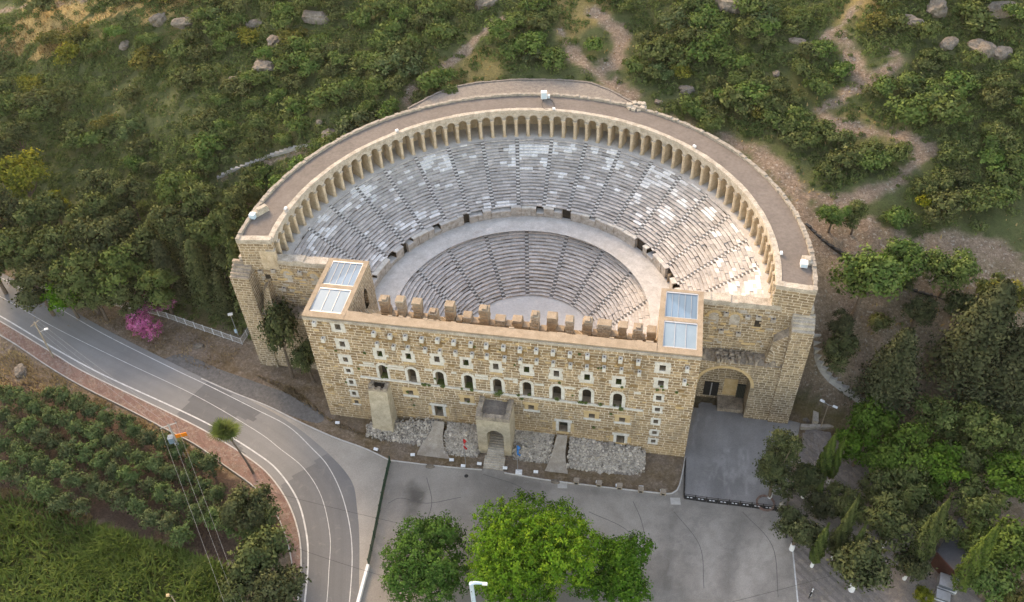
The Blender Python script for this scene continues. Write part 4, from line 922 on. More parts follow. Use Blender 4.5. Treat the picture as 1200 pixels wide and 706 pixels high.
for k in range(NA+1):
    a = R_(T0+dth*k); mb = MB(); pw = .36*random.uniform(.9, 1.08); rz = a
    c = lambda R: (R*cos(a), R*sin(a))
    mb.rbox(c(43.1), 1.2, pw*.86, ZG, zs, rz, 0)
    # engaged half column on the front, with base and capital
    for z0, z1, rr in ((ZG, ZG+.3, .44), (ZG+.3, zs-.45, .33), (zs-.45, zs-.1, .42)):
        nn = 8; P0 = [(c(41.85)[0]+rr*cos(a+pi+(j/(nn-1)-.5)*pi), c(41.85)[1]+rr*sin(a+pi+(j/(nn-1)-.5)*pi)) for j in range(nn)]
        for p, q in zip(P0[:-1], P0[1:]): mb.quad((*p, z0), (*p, z1), (*q, z1), (*q, z0), 0)
        mb.poly([(*p, z1) for p in P0[::-1]], 0)
    mb.rbox(c(42.25), .78, pw*1.15, zs-.1, zs+.12, rz, 1)
    o = sub(mb, 'gallery_pier', [M['pier_light'], M['cornice']], ARC)
ring('gallery_roof', M['roof'], 42.2, 47.2, ZROOF-.02, -5.9, 186.1)
def wallring(name, mat, R0, R1, z0, z1, t0, t1, L0, L1, jz, jr, parent=TH, gaps=0):
    mb = MB(); t = t0
    while t < t1:
        L = random.uniform(L0, L1)/R1; e = min(t+math.degrees(L), t1); a, b = R_(t), R_(e); ja = random.uniform(-jr, jr); zt = z1+random.uniform(-jz, jz)
        P = [V(R0-ja, a, z0), V(R1+ja, a, z0), V(R1+ja, b, z0), V(R0-ja, b, z0), V(R0-ja, a, zt), V(R1+ja, a, zt), V(R1+ja, b, zt), V(R0-ja, b, zt)]
        if random.random() >= gaps: mb.add(P, MB.BF)
        t = e
    return mb.build(name, mat, parent)
wallring('inner_cornice', M['cornice'], 41.55, 42.45, ZROOF-.5, ZROOF+.06, -5.9, 186.2, 1.0, 1.8, .03, .05)
wallring('outer_parapet', M['parapet'], 47.1, 47.75, ZROOF-.5, ZROOF+.42, -6.2, 186.4, .4, 1.1, .13, .07)
for sg, t_ in ((1, -5.6), (-1, 185.8)):
    a = R_(t_); mb = MB()
    for k in range(5):
        R0 = 41.7+6.0*k/5; c = ((R0+.6)*cos(a), (R0+.6)*sin(a)); mb.rbox(c, .61, .50, 19.5, ZROOF-.5, a, 1); mb.rbox(c, .605, .58, ZROOF-.5, ZROOF+.35+random.uniform(-.12, .1), a, 0)
    mb.build('end_parapet', [M['cornice'], M['masonry_grey']], TH)
# gravel terrace hugging the back of the gallery
mb = MB(); P1 = [at(*p, 24.6) for p in [(478, 128), (500, 116), (525, 104), (560, 97.5), (600, 94), (650, 94), (690, 97), (715, 106), (742, 121)]]
ang = [math.atan2(p[1], p[0]) for p in P1]; ang[0] += .01
for p, q, a, b in zip(P1[:-1], P1[1:], ang[:-1], ang[1:]):
    A = V(47.6, a, 24.6); B = V(47.6, b, 24.6)
    mb.quad(B, A, (p[0], p[1], 24.6), (q[0], q[1], 24.6)) if False else mb.quad(A, (p[0], p[1], 24.6), (q[0], q[1], 24.6), B, 0)
    mb.quad((p[0], p[1], 24.6), (p[0], p[1], 10), (q[0], q[1], 10), (q[0], q[1], 24.6), 1)
mb.build('gravel_terrace', [M['gravel'], M['rubble_wall']], TH)
kb = resample(np.array(P1), 46); mb = MB()
for p, q in zip(kb[:-1], kb[1:]):
    c = (p+q)/2; mb.rbox(c, np.linalg.norm(q-p)/2*.96, .22, 24.4, 24.78+random.uniform(-.06, .08), math.atan2(q[1]-p[1], q[0]-p[0]))
mb.build('terrace_kerb', M['gravel'], TH)
# rounded stump of a round tower on the outer edge (right of the terrace)
mb = MB(); c0 = at(746, 124, 26.3)
for k in range(10):
    a = 2*pi*k/10; mb.rbox((c0[0]+1.5*cos(a), c0[1]+1.0*sin(a)), .5, .4, 24, 26.3+random.uniform(-.2, .4), a)
mb.build('stair_head', M['cornice'], TH)
# ================================================================== vegetation
def leaf_mesh(name, P, Nn, size, tone, mats, aspect=.6, mi=None, seed=0, jit=.55):
    g = np.random.default_rng(seed+5); n = len(P)
    fn = Nn+g.normal(0, jit, (n, 3)); fn /= np.linalg.norm(fn, axis=1)[:, None]+1e-9
    r = g.normal(0, 1, (n, 3)); t = np.cross(fn, r); t /= np.linalg.norm(t, axis=1)[:, None]+1e-9; b = np.cross(fn, t)
    s = np.asarray(size)[:, None] if np.ndim(size) else size
    V = np.stack([P+t*s, P+b*s*aspect, P-t*s, P-b*s*aspect], 1)
    return quad_mesh(name, V, Nn, tone, mats, mi)
def quad_mesh(name, V, Nn, tone, mats, mi=None):
    n = len(V)
    if Nn is not None:                  # wind every face so that it looks the way its normal points
        gn = np.cross(V[:, 1]-V[:, 0], V[:, 2]-V[:, 0]); fl = (gn*Nn).sum(1) < 0; V = V.copy(); V[fl] = V[fl][:, ::-1]
    me = bpy.data.meshes.new(name); me.vertices.add(4*n); me.vertices.foreach_set('co', V.reshape(-1).astype(np.float32))
    me.loops.add(4*n); me.loops.foreach_set('vertex_index', np.arange(4*n, dtype=np.int32))
    me.polygons.add(n); me.polygons.foreach_set('loop_start', np.arange(0, 4*n, 4, dtype=np.int32))
    for m_ in (mats if isinstance(mats, (list, tuple)) else [mats]): me.materials.append(m_)
    if mi is not None: me.polygons.foreach_set('material_index', np.asarray(mi, np.int32))
    me.update(); me.shade_smooth()
    a = me.attributes.new('tone', 'FLOAT', 'FACE'); a.data.foreach_set('value', np.asarray(tone, np.float32))
    if Nn is not None:
        nn = Nn/(np.linalg.norm(Nn, axis=1)[:, None]+1e-9); me.normals_split_custom_set_from_vertices(np.repeat(nn, 4, 0).tolist())
    return me
def cloud(lobes, n_clump, n_leaf, clump_r, seed, zlow=-.55, shell=(.72, 1.04), inner=.12):
    """leaf clumps over the shells of overlapping lobes; returns points, normals, tones"""
    g = np.random.default_rng(seed); w = np.array([(l[3]*l[4]+l[4]*l[5]+l[3]*l[5]) for l in lobes]); w = w/w.sum()
    P = []; Nn = []; To = []
    for k in range(n_clump):
        l = lobes[g.choice(len(lobes), p=w)]; c = np.array(l[:3]); rr = np.array(l[3:6])
        d = g.normal(0, 1, 3); d /= np.linalg.norm(d)
        if d[2] < zlow: d[2] = -d[2]*.5
        f = g.uniform(*shell) if g.random() > inner else g.uniform(.3, .7)
        cc = c+d*rr*f; cr = clump_r*g.uniform(.7, 1.35)
        q = g.normal(0, .5, (n_leaf, 3))*cr*np.array([1, 1, .75]); p = cc+q
        nv = d[None, :]*.9+q/cr*.75+np.array([0, 0, .25]); nv += g.normal(0, .18, nv.shape)
        t0 = np.clip(g.normal(.48, .17), .05, .95)
        P.append(p); Nn.append(nv); To.append(np.clip(t0+g.normal(0, .09, n_leaf), 0, 1))
    P = np.concatenate(P); Nn = np.concatenate(Nn); Nn /= np.linalg.norm(Nn, axis=1)[:, None]+1e-9
    return P, Nn, np.concatenate(To)
def blob_lobes(g, n, R, H, z0, spread=.62, rs=(.38, .6)):
    L = []
    for k in range(n):
        a = g.uniform(0, 2*pi); r = R*spread*math.sqrt(g.uniform(.02, 1)); z = z0+H*g.uniform(.30, .78)*(1-.35*(r/R)**2); s = R*g.uniform(*rs)
        L.append((r*cos(a), r*sin(a), z, s, s*g.uniform(.85, 1.15), s*g.uniform(.65, .9)*min(1.3, H/R*.75)))
    return L
def trunk_mesh(name, H, r, limbs, g, mat, lean=.05, white=0.0):
    mb = MB(); top = np.array([g.normal(0, lean)*H, g.normal(0, lean)*H, H])
    pts = [np.array([0, 0, -1.0]), np.array([0, 0, .0]), top*.35+np.array([g.normal(0, .05)*H*.4, 0, 0]), top*.7, top]
    mb.tube(pts, [r*1.3, r*1.1, r*.85, r*.6, r*.25], 7, 0)
    for l in limbs:
        tz = g.uniform(.35, .75); s = pts[2]*(1-tz)+pts[3]*tz if tz < .7 else top*tz; e = np.array(l[:3])*.92
        mid = (s+e)/2+np.array([0, 0, -.06*H]); mb.tube([s, mid, e], [r*.5, r*.33, r*.12], 5, 0)
    if white: mb.tube([(0, 0, -.3), (0, 0, white)], [r*1.32, r*1.12], 9, 1)
    return mb.mesh(name, [mat, M['metal_white']])
PROTO = {}
def proto(kind, crowns, trunks, hc, R): PROTO[kind] = dict(c=crowns, t=trunks, hc=hc, R=R)
def mk_bush():
    cs = []
    for k in range(9):
        g = np.random.default_rng(100+k); L = blob_lobes(g, 7, 1.0, 1.25, 0.0, .6, (.36, .58))
        P, Nn, To = cloud(L, 100, 11, .20, 200+k, -.2); z = P[:, 2]; P[:, 2] = np.maximum(z, .02)
        cs.append(leaf_mesh('bush', P, Nn, g.uniform(.055, .105, len(P)), To, [M['bush'] if k not in (7, 8) else M['yellow' if k == 7 else 'olive']], .6, seed=k))
    PROTO['bush'] = cs
mk_bush()
def mk_tree(kind, n, R, H, z0, nl, ncl, nleaf, cr, leaf, mat, tr, trunkmat, rs=(.36, .55), spread=.62, white=0, aspect=.6, zlow=-.5):
    cs = []; ts = []
    for k in range(n):
        g = np.random.default_rng(hash(kind) % 1 + len(kind)*31+k*7+int(R*100)); L = blob_lobes(g, nl, R, H-z0, z0, spread, rs)
        P, Nn, To = cloud(L, ncl, nleaf, cr, 300+k+len(kind)*11, zlow)
        cs.append(leaf_mesh(kind+'_crown', P, Nn, g.uniform(leaf*.7, leaf*1.3, len(P)), To, [mat], aspect, seed=k))
        ts.append(trunk_mesh(kind+'_trunk', z0+(H-z0)*.55, tr, L[:7], g, trunkmat, .04, white))
    proto(kind, cs, ts, z0+(H-z0)*.55, R)
mk_tree('olive_tree', 6, 1.75, 3.6, .6, 8, 100, 15, .36, .13, M['olive'], .16, M['bark'], (.50, .62), .36)
mk_tree('pine_tree', 6, 3.6, 10, 2.6, 15, 260, 20, .62, .21, M['pine'], .26, M['bark'], (.28, .42), .72)
mk_tree('broadleaf_tree', 5, 3.5, 8.5, 2.0, 14, 270, 20, .58, .20, M['broad'], .26, M['bark'], (.30, .45), .68)
mk_tree('dark_tree', 4, 3.2, 8, 1.6, 12, 260, 20, .55, .19, M['bush'], .26, M['bark'], (.32, .48), .62)
mk_tree('whitewashed_tree', 4, 3.2, 8, 1.9, 12, 280, 20, .55, .19, M['conifer'], .26, M['bark'], (.32, .48), .62, 1.3)
def mk_conifer(kind, n, R, H, z0, tiers, mat, seed, leaf=.19, droop=.25, power=.9, white=0):
    cs = []; ts = []
    for k in range(n):
        g = np.random.default_rng(seed+k); P = []; Nn = []; To = []
        nb = int(tiers*9)
        for b in range(nb):
            t = (b+g.uniform(0, 1))/nb; z = z0+(H-z0)*t; rad = R*(1-t)**power*g.uniform(.75, 1.12)+.25; a = b*2.399+g.uniform(-.3, .3)
            t0 = np.clip(g.normal(.47, .15), .05, .95)
            for s_ in np.arange(.25, 1.01, .13):
                m_ = 9; c = np.array([rad*s_*cos(a), rad*s_*sin(a), z-droop*rad*s_*s_+.25*s_]); sp = .16+.18*rad*s_*.5
                q = g.normal(0, 1, (m_, 3))*np.array([sp, sp, sp*.55]); P.append(c+q)
                d = np.array([cos(a)*.6, sin(a)*.6, .55]); Nn.append(d+q*.6/sp*.5+g.normal(0, .15, (m_, 3))); To.append(np.clip(t0+.10*(s_-.6)+g.normal(0, .08, m_), 0, 1))
        P = np.concatenate(P); Nn = np.concatenate(Nn); Nn /= np.linalg.norm(Nn, axis=1)[:, None]; To = np.concatenate(To)
        cs.append(leaf_mesh(kind+'_crown', P, Nn, g.uniform(leaf*.7, leaf*1.3, len(P)), To, [mat], .55, seed=k))
        mb = MB(); mb.tube([(0, 0, -1), (0, 0, 0), (0, 0, H*.5), (0, 0, H*.95)], [.32*R/4+.1, .3*R/4+.08, .17, .04], 7)
        if white: mb.tube([(0, 0, -.3), (0, 0, white)], [.3*R/4+.14, .3*R/4+.11], 9, 1)
        ts.append(mb.mesh(kind+'_trunk', [M['bark'], M['metal_white']]))
    proto(kind, cs, ts, z0+(H-z0)*.45, R)
mk_conifer('conifer_tree', 4, 4.6, 13, 1.0, 30, M['conifer'], 500, .20, .22, .8)
mk_conifer('fir_tree', 3, 2.6, 12, 1.2, 18, M['conifer'], 540, .17, .22, .75)
def mk_cypress():
    cs = []; ts = []
    for k in range(5):
        g = np.random.default_rng(700+k); n = 5200; t = g.beta(1.15, 1.25, n); prof = np.sin(np.clip(t*1.02+.06, 0, 1)**.62*pi)**.75*(1-.25*t)
        a = g.uniform(0, 2*pi, n); lump = 1+.16*np.sin(a*5+t*23+k)+.12*np.sin(a*3-t*41)+g.normal(0, .07, n)
        r = prof*lump*g.choice([1, 1, 1, .8], n)*1.0; z = .08+t*.92
        P = np.stack([r*np.cos(a), r*np.sin(a), z], 1); Nn = np.stack([np.cos(a), np.sin(a), .45+0*a], 1)+g.normal(0, .22, (n, 3))
        To = np.clip(.45+.16*np.sin(a*5+t*23+k)+g.normal(0, .12, n), 0, 1)
        cs.append((P, Nn, To))
    return cs
CYP = mk_cypress()
def mk_cyp_kind(kind, R, H, z0, seed, white=0):
    c = []; t_ = []
    for k in range(2):
        P, Nn, To = CYP[(seed+k) % 5]; P = P*np.array([R, R, H-z0])+np.array([0, 0, z0]); g = np.random.default_rng(seed+k)
        c.append(leaf_mesh(kind+'_crown', P, Nn, g.uniform(.13, .24, len(P)), To, [M['cypress']], .5, seed=seed+k))
        mb = MB(); mb.tube([(0, 0, -1), (0, 0, H*.3), (0, 0, H*.85)], [.24, .19, .05], 7); mb.tube([(0, 0, -.3), (0, 0, white or .2)], [.27, .25], 9, 1)
        t_.append(mb.mesh(kind+'_trunk', [M['bark'], M['metal_white']]))
    proto(kind, c, t_, H*.5, R)
def place(kind, base, sc, label, cat, group=None, mat=None, k=None, rz=None, name=None, zs=1.0):
    p = PROTO[kind]; k = random.randrange(len(p['c'])) if k is None else k % len(p['c'])
    r = empty(name or kind, tuple(base), random.uniform(0, 6.28) if rz is None else rz, sc); r.scale = (sc, sc, sc*zs)
    tag(r, label, cat, group)
    for nm, me in (('trunk', p['t'][k]), ('crown', p['c'][k])):
        o = bpy.data.objects.new(nm, me); COL.objects.link(o); o.parent = r
        if nm == 'crown' and mat:
            o.material_slots[0].link = 'OBJECT'; o.material_slots[0].material = M[mat]
    return r
def put(kind, u, v, sc, label, cat='tree', group=None, mat=None, k=None, zs=1.0):
    """a tree whose crown centre is seen at photo pixel (u, v)"""
    b = on(u, v, PROTO[kind]['hc']*sc*zs); return place(kind, b, sc, label, cat, group, mat, k, None, None, zs)
# ---- pines and firs between the road and the theatre's left end
PINES = [(22, 205, 1.05, 'yellow', 'sunlit yellow pine at the left edge of the picture above the road'), (-8, 250, 1.0, None, 0), (48, 252, .95, None, 0), (112, 218, .85, None, 0), (108, 250, .9, None, 0), (150, 225, .75, None, 0), (60, 238, .6, 'yellow', 'small yellow topped pine just right of the big sunlit yellow pine'),  # sun on the yellow pines is put into their leaf colour
         (20, 292, 1.0, None, 0), (70, 285, 1.0, None, 0), (118, 280, 1.05, None, 0), (40, 330, .9, None, 0), (92, 322, 1.0, None, 0), (75, 342, .7, 'broad', 'brighter green low tree beside the grey roadside fence, leftmost of the wood'), (140, 318, 1.0, None, 0), (165, 290, 1.0, None, 0), (207, 218, .8, None, 0), (238, 232, .9, None, 0),
         (268, 245, .8, None, 0), (205, 262, .95, None, 0), (248, 268, .95, None, 0), (284, 225, .7, None, 0), (185, 330, .85, None, 0), (150, 345, .7, None, 0), (20, 160, .7, None, 0), (-15, 180, .9, None, 0), (145, 265, .8, None, 0), (270, 275, .8, None, 0), (-20, 300, 1.0, None, 0), (110, 345, .7, None, 0), (255, 300, .8, None, 0)]
for i, (u, v, s_, mt, lb) in enumerate(PINES):
    row = 'top' if v < 240 else ('middle' if v < 300 else 'road side'); side = 'left part' if u < 100 else ('centre' if u < 190 else 'right part')
    lab = lb or 'bushy pine in the wood left of the theatre, %s row, %s' % (row, side)
    put('pine_tree', u, v, s_*1.6, lab, 'tree', None if lb else 'pines of the wood, %s %s' % (row, side), mt)
for u, v, s_, lb in [(284, 322, 1.1, 'dark fir right against the corner of the theatre\'s left wing'), (276, 290, 1.05, 'dark fir on the slope behind the left wing of the theatre'), (197, 318, 1.0, 'grey green fir with a pointed top beside the rear pink oleander'), (236, 322, 1.1, 'tall grey green fir with a pointed top nearest the theatre wall'), (262, 345, .75, 'small dark fir just left of the theatre corner pier'), (222, 300, .95, 'dark fir standing behind the two pointed roadside firs')]:
    put('fir_tree', u, v, s_*1.3, lb)
place('pine_tree', at(343, 442, GZ), 1.1, 'tall loose dark tree standing before the left wing of the theatre', 'tree', None, 'conifer', 1, 2.0, None, 2.1)
place('dark_tree', at(368, 448, GZ), .95, 'dark tree touching the left corner of the brown facade', 'tree', None, 'conifer', 2, None, None, 1.6)
# ---- trees on the right
RT = [('conifer_tree', 1048, 432, .95, 'broad dark conifer standing alone on bare earth right of the theatre', None, 0), ('conifer_tree', 1150, 395, 1.25, 'huge dark conifer at the right edge below the yellowish crown', None, 1), ('conifer_tree', 1190, 430, 1.1, 'dark conifer cut by the right picture edge behind the huge conifer', None, 2), ('pine_tree', 1180, 345, .85, 'yellowish sunlit tree crown at the right edge of the picture', 'yellow', 3),  # sun on the yellowish crown is put into its leaf colour
      ('dark_tree', 1015, 327, 1.3, 'big round dark tree on the bare slope just right of the roof end', None, 0), ('broadleaf_tree', 1040, 316, .72, 'bright green tree growing out of the big round dark tree', None, 1), ('broadleaf_tree', 1064, 303, .9, 'soft olive green tree right of the bright green one on the bare slope', 'bush', 2), ('broadleaf_tree', 1116, 311, .95, 'soft olive green round tree farthest right on the bare slope', 'bush', 3),
      ('dark_tree', 977, 250, .62, 'small round dark tree beside the dirt track junction, left of a pair', None, 3), ('dark_tree', 1004, 252, .62, 'small brownish dark tree beside the dirt track, right of a pair', None, 0),
      ('dark_tree', 1078, 360, .7, 'low dark bush tree behind the lone broad conifer', 'conifer', 1), ('dark_tree', 1131, 355, .75, 'low dark green tree left of the yellowish crown', 'conifer', 2), ('dark_tree', 1160, 335, .6, 'small dark green tree above the yellowish crown', 'conifer', 3),
      ('dark_tree', 988, 412, .85, 'black green shrubby tree beside the curving concrete path', 'conifer', 0), ('dark_tree', 985, 380, .55, 'thin dark tree above the shrubby tree by the concrete path', 'conifer', 3),
      ('broadleaf_tree', 1030, 487, .95, 'bright green broad tree at the foot of the lone conifer', None, 0), ('broadleaf_tree', 1065, 525, 1.05, 'bright green tree in front of the lone conifer, right of the stepped paving', None, 1), ('broadleaf_tree', 1010, 520, .8, 'leafy green tree just right of the stepped paving', None, 2), ('broadleaf_tree', 1110, 545, 1.0, 'mid green tree in the middle of the right hand wood', None, 3), ('broadleaf_tree', 1150, 500, 1.0, 'green tree under the huge conifer at the right', 'bush', 4), ('broadleaf_tree', 1185, 560, 1.05, 'mid green tree at the right edge above the leaning cypress tip', None, 0),
      ('broadleaf_tree', 1100, 490, .9, 'dull green tree between the lone conifer and the huge conifer', 'bush', 1), ('broadleaf_tree', 1190, 500, .9, 'dark green tree at the right edge below the dark conifers', 'bush', 2), ('broadleaf_tree', 1150, 585, .9, 'leafy tree behind the dark grey roof', 'bush', 3), ('broadleaf_tree', 1185, 640, 1.0, 'green tree at the right edge beside the front cypress', None, 4), ('broadleaf_tree', 1165, 675, .85, 'dark leafy tree at the foot of the front cypress', 'bush', 0), ('broadleaf_tree', 1185, 700, .6, 'orange brown tree top in the lower right corner', 'yellow', 1),
      ('whitewashed_tree', 948, 562, .75, 'dark green tree between the stepped paving and the plaza corner', 'conifer', 0), ('whitewashed_tree', 937, 618, .95, 'dark rounded tree on the paved strip beside the plaza corner', 'conifer', 1), ('whitewashed_tree', 1047, 612, 1.05, 'dark round tree with a paler top between two leaning cypresses', 'conifer', 2), ('whitewashed_tree', 1012, 662, 1.1, 'dark bushy tree at the bottom edge left of the grey metal boxes', 'conifer', 3), ('whitewashed_tree', 1070, 660, .7, 'dark tree at the foot of the tallest cypress', 'conifer', 0), ('broadleaf_tree', 985, 580, .7, 'green tree behind the first leaning cypress', 'bush', 2), ('broadleaf_tree', 1060, 570, .9, 'dark leafy tree behind the round tree with the paler top', 'bush', 3), ('broadleaf_tree', 1095, 620, .7, 'dark leafy tree beside the dark grey roof', 'bush', 4), ('broadleaf_tree', 1003, 598, .62, 'dark leafy tree between the two slim cypresses right of the plaza corner', 'bush', 0), ('broadleaf_tree', 1032, 572, .75, 'dark green tree behind the dark round tree with the paler top', 'bush', 1), ('broadleaf_tree', 1075, 592, .7, 'dark green tree just left of the tallest cypress tip', 'conifer', 2), ('broadleaf_tree', 1040, 545, .8, 'green tree in the middle of the wood below the lone conifer', None, 4), ('broadleaf_tree', 1130, 530, .85, 'green tree below the huge conifer, left of the right edge', 'bush', 0), ('broadleaf_tree', 1085, 565, .75, 'mid green tree in the wood above the tallest cypress', None, 2), ('broadleaf_tree', 985, 640, .6, 'dark tree behind the slim cypresses on the paved strip', 'conifer', 3), ('broadleaf_tree', 1150, 630, .75, 'leafy green tree half covering the dark grey roof', 'bush', 2), ('broadleaf_tree', 962, 590, .6, 'dark leafy tree around the small cypress tip right of the plaza corner', 'conifer', 1), 
      ('broadleaf_tree', 1085, 698, .35, 'low yellowish bush beside the grey metal boxes', 'yellow', 2)]
for kd, u, v, s_, lb, mt, k in RT: put(kd, u, v, s_*(1.38 if kd == 'conifer_tree' else 1.3 if v > 540 else 1.38), lb, 'tree', None, mt, k)
# cypresses: (base pixel, tip pixel, radius)
CY = [((1066, 668), (1120, 577), 2.3, 'tallest leaning cypress beside the dark grey roof'), ((1118, 695), (1180, 607), 2.2, 'leaning cypress in the lower right corner, right of the grey metal boxes'), ((951, 664), (984, 613), 1.35, 'slim cypress standing on the paved strip above the white trunks'), ((975, 655), (1008, 578), 1.4, 'slim pointed cypress behind the paved strip, left of the dark round tree'), ((952, 598), (973, 563), 1.0, 'small cypress tip between dark trees right of the plaza corner'), ((958, 566), (990, 503), 1.7, 'thick cypress right of the stepped paving'), ((970, 566), (996, 512), 1.1, 'thin cypress touching the thick cypress by the stepped paving'), ((990, 668), (1018, 612), 1.0, 'low cypress tip left of the dark round tree')]
mk_tree('court_tree', 1, 3.7, 24, -4.5, 30, 620, 20, .55, .18, M['conifer'], .28, M['bark'], (.26, .42), .62, 1.2)
place('court_tree', at(902, 583, ZR), 1.0, 'dark ragged tree standing alone on the court corner behind the black barrier', 'tree', None, None, 0, .6, 'broadleaf_tree')
for i, (b, t, R, lb) in enumerate(CY):
    B = at(*b, GZ+.1); best = min(np.arange(4, 32, .25), key=lambda h: abs(proj([B[0], B[1], B[2]+h])[1]-t[1])); 
    kd = 'cypress_tree_%d' % i; mk_cyp_kind(kd, R*.64, best, .5 if R > 1.6 else 1.0, i*3, 1.2); place(kd, B, 1.0, lb, 'cypress', None, None, 0, None, 'cypress_tree')
# ---- big trees on the plaza, roadside conifers
M['rich'] = mk_leaf('rich green leaves', (.030, .085, .012), (.062, .165, .022), (.13, .27, .035), .3, 0, 0)
def plaza_tree(u, v, R, H, mat, lb, seed, nl=16, mats2=None):
    g = np.random.default_rng(seed); R *= 1.3; H *= 1.15; L = blob_lobes(g, nl, R, H-2.2, 2.2, .70, (.28, .42)); P, Nn, To = cloud(L, int(19*R*R), 24, .62, seed+1)
    To = np.clip(To+.10*(P[:, 2]/H-.55), 0, 1)
    me = leaf_mesh('crown', P, Nn, g.uniform(.12, .24, len(P)), To, [M[mat]], .62, seed=seed)
    b = on(u, v, H*.62); r = empty('broadleaf_tree', tuple(b)); tag(r, lb, 'tree')
    tr = bpy.data.objects.new('trunk', trunk_mesh('trunk', H*.6, .32, L[:9], g, M['bark'])); COL.objects.link(tr); tr.parent = r
    o = bpy.data.objects.new('crown', me); COL.objects.link(o); o.parent = r; return r
plaza_tree(497, 655, 5.8, 9.0, 'rich', 'dense dark green tree at the bottom of the plaza, left of the bright one', 41, 20)
plaza_tree(622, 648, 9.2, 13.0, 'bright', 'large bright yellow green tree at the bottom centre of the plaza', 52, 24)
plaza_tree(729, 672, 5.4, 9.0, 'rich', 'darker green tree on the right side of the bright yellow green tree', 63, 14)
for u, v, s_, lb, k in [(288, 595, .95, 'greenish conifer at the bend of the road, uppermost of its clump', 0), (300, 640, 1.05, 'brownish green conifer at the bend of the road, middle of its clump', 1), (322, 690, .95, 'dark conifer inside the road bend at the bottom edge', 2), (278, 680, .8, 'loose brownish tree left of the dark conifer at the bottom edge', 3)]:
    put('pine_tree', u, v, s_*1.3, lb, 'tree', None, 'conifer' if k else None, k)
# ---- olive grove in rows
ga = np.array(at(20, 470, GZ)); gb = np.array(at(300, 600, GZ)); ax_ = (gb-ga)[:2]; ax_ /= np.linalg.norm(ax_); ay_ = np.array([ax_[1], -ax_[0]])
GP = [at(u, v, GZ)[:2] for u, v in [(-40, 452), (0, 462), (45, 466), (100, 480), (160, 508), (215, 535), (250, 556), (300, 592), (325, 625), (305, 655), (265, 652), (215, 638), (160, 628), (110, 611), (50, 588), (0, 577), (-40, 566)]]
rows_ = {}
for i in range(-16, 40):
    for j in range(-2, 12):
        p = ga[:2]+ax_*(i*3.5+(j % 2)*1.6)+ay_*(j*4.0-3.0)+RNG.normal(0, .28, 2)
        if inpoly(p[0], p[1], GP): rows_.setdefault(j, []).append(p)
ORD = ['first', 'second', 'third', 'fourth', 'fifth', 'sixth', 'seventh', 'eighth', 'ninth', 'tenth', 'eleventh', 'twelfth', 'thirteenth', 'fourteenth', 'fifteenth', 'sixteenth', 'seventeenth', 'eighteenth', 'nineteenth', 'twentieth']+['%dst' % n if n % 10 == 1 and n != 11 else '%dth' % n for n in range(21, 60)]
for a, j in enumerate(sorted(rows_)):
    for b, p in enumerate(sorted(rows_[j], key=lambda p: proj([p[0], p[1], 0])[0])):
        u, v = proj([p[0], p[1], GZ])
        if u < -15: continue
        place('olive_tree', (p[0], p[1], terr(p[0], p[1])), random.uniform(1.2, 1.5), 'silvery green olive tree, %s from the left in the %s row from the road' % (ORD[b], ORD[a]), 'olive tree', 'olive trees of the roadside grove')
# ---- oleanders
def oleander(u, v, R, lb, seed):
    g = np.random.default_rng(seed); L = blob_lobes(g, 8, R, R*1.5, 0, .6, (.4, .55)); P, Nn, To = cloud(L, 340, 20, .4, seed, -.1); b = on(u, v, R*.7)
    P[:, 2] = np.maximum(P[:, 2], .03); mi = (g.random(len(P)) < .86).astype(int)
    o = bpy.data.objects.new('oleander_bush', leaf_mesh('oleander_bush', P, Nn, g.uniform(.08, .17, len(P)), To, [M['bush'], M['pink']], .8, mi, seed)); COL.objects.link(o); o.location = b; tag(o, lb, 'bush')
oleander(171, 385, 4.7, 'pink flowering oleander bush in front of the grey roadside fence', 81); oleander(178, 352, 4.6, 'pink flowering oleander behind the fence under the firs', 82)
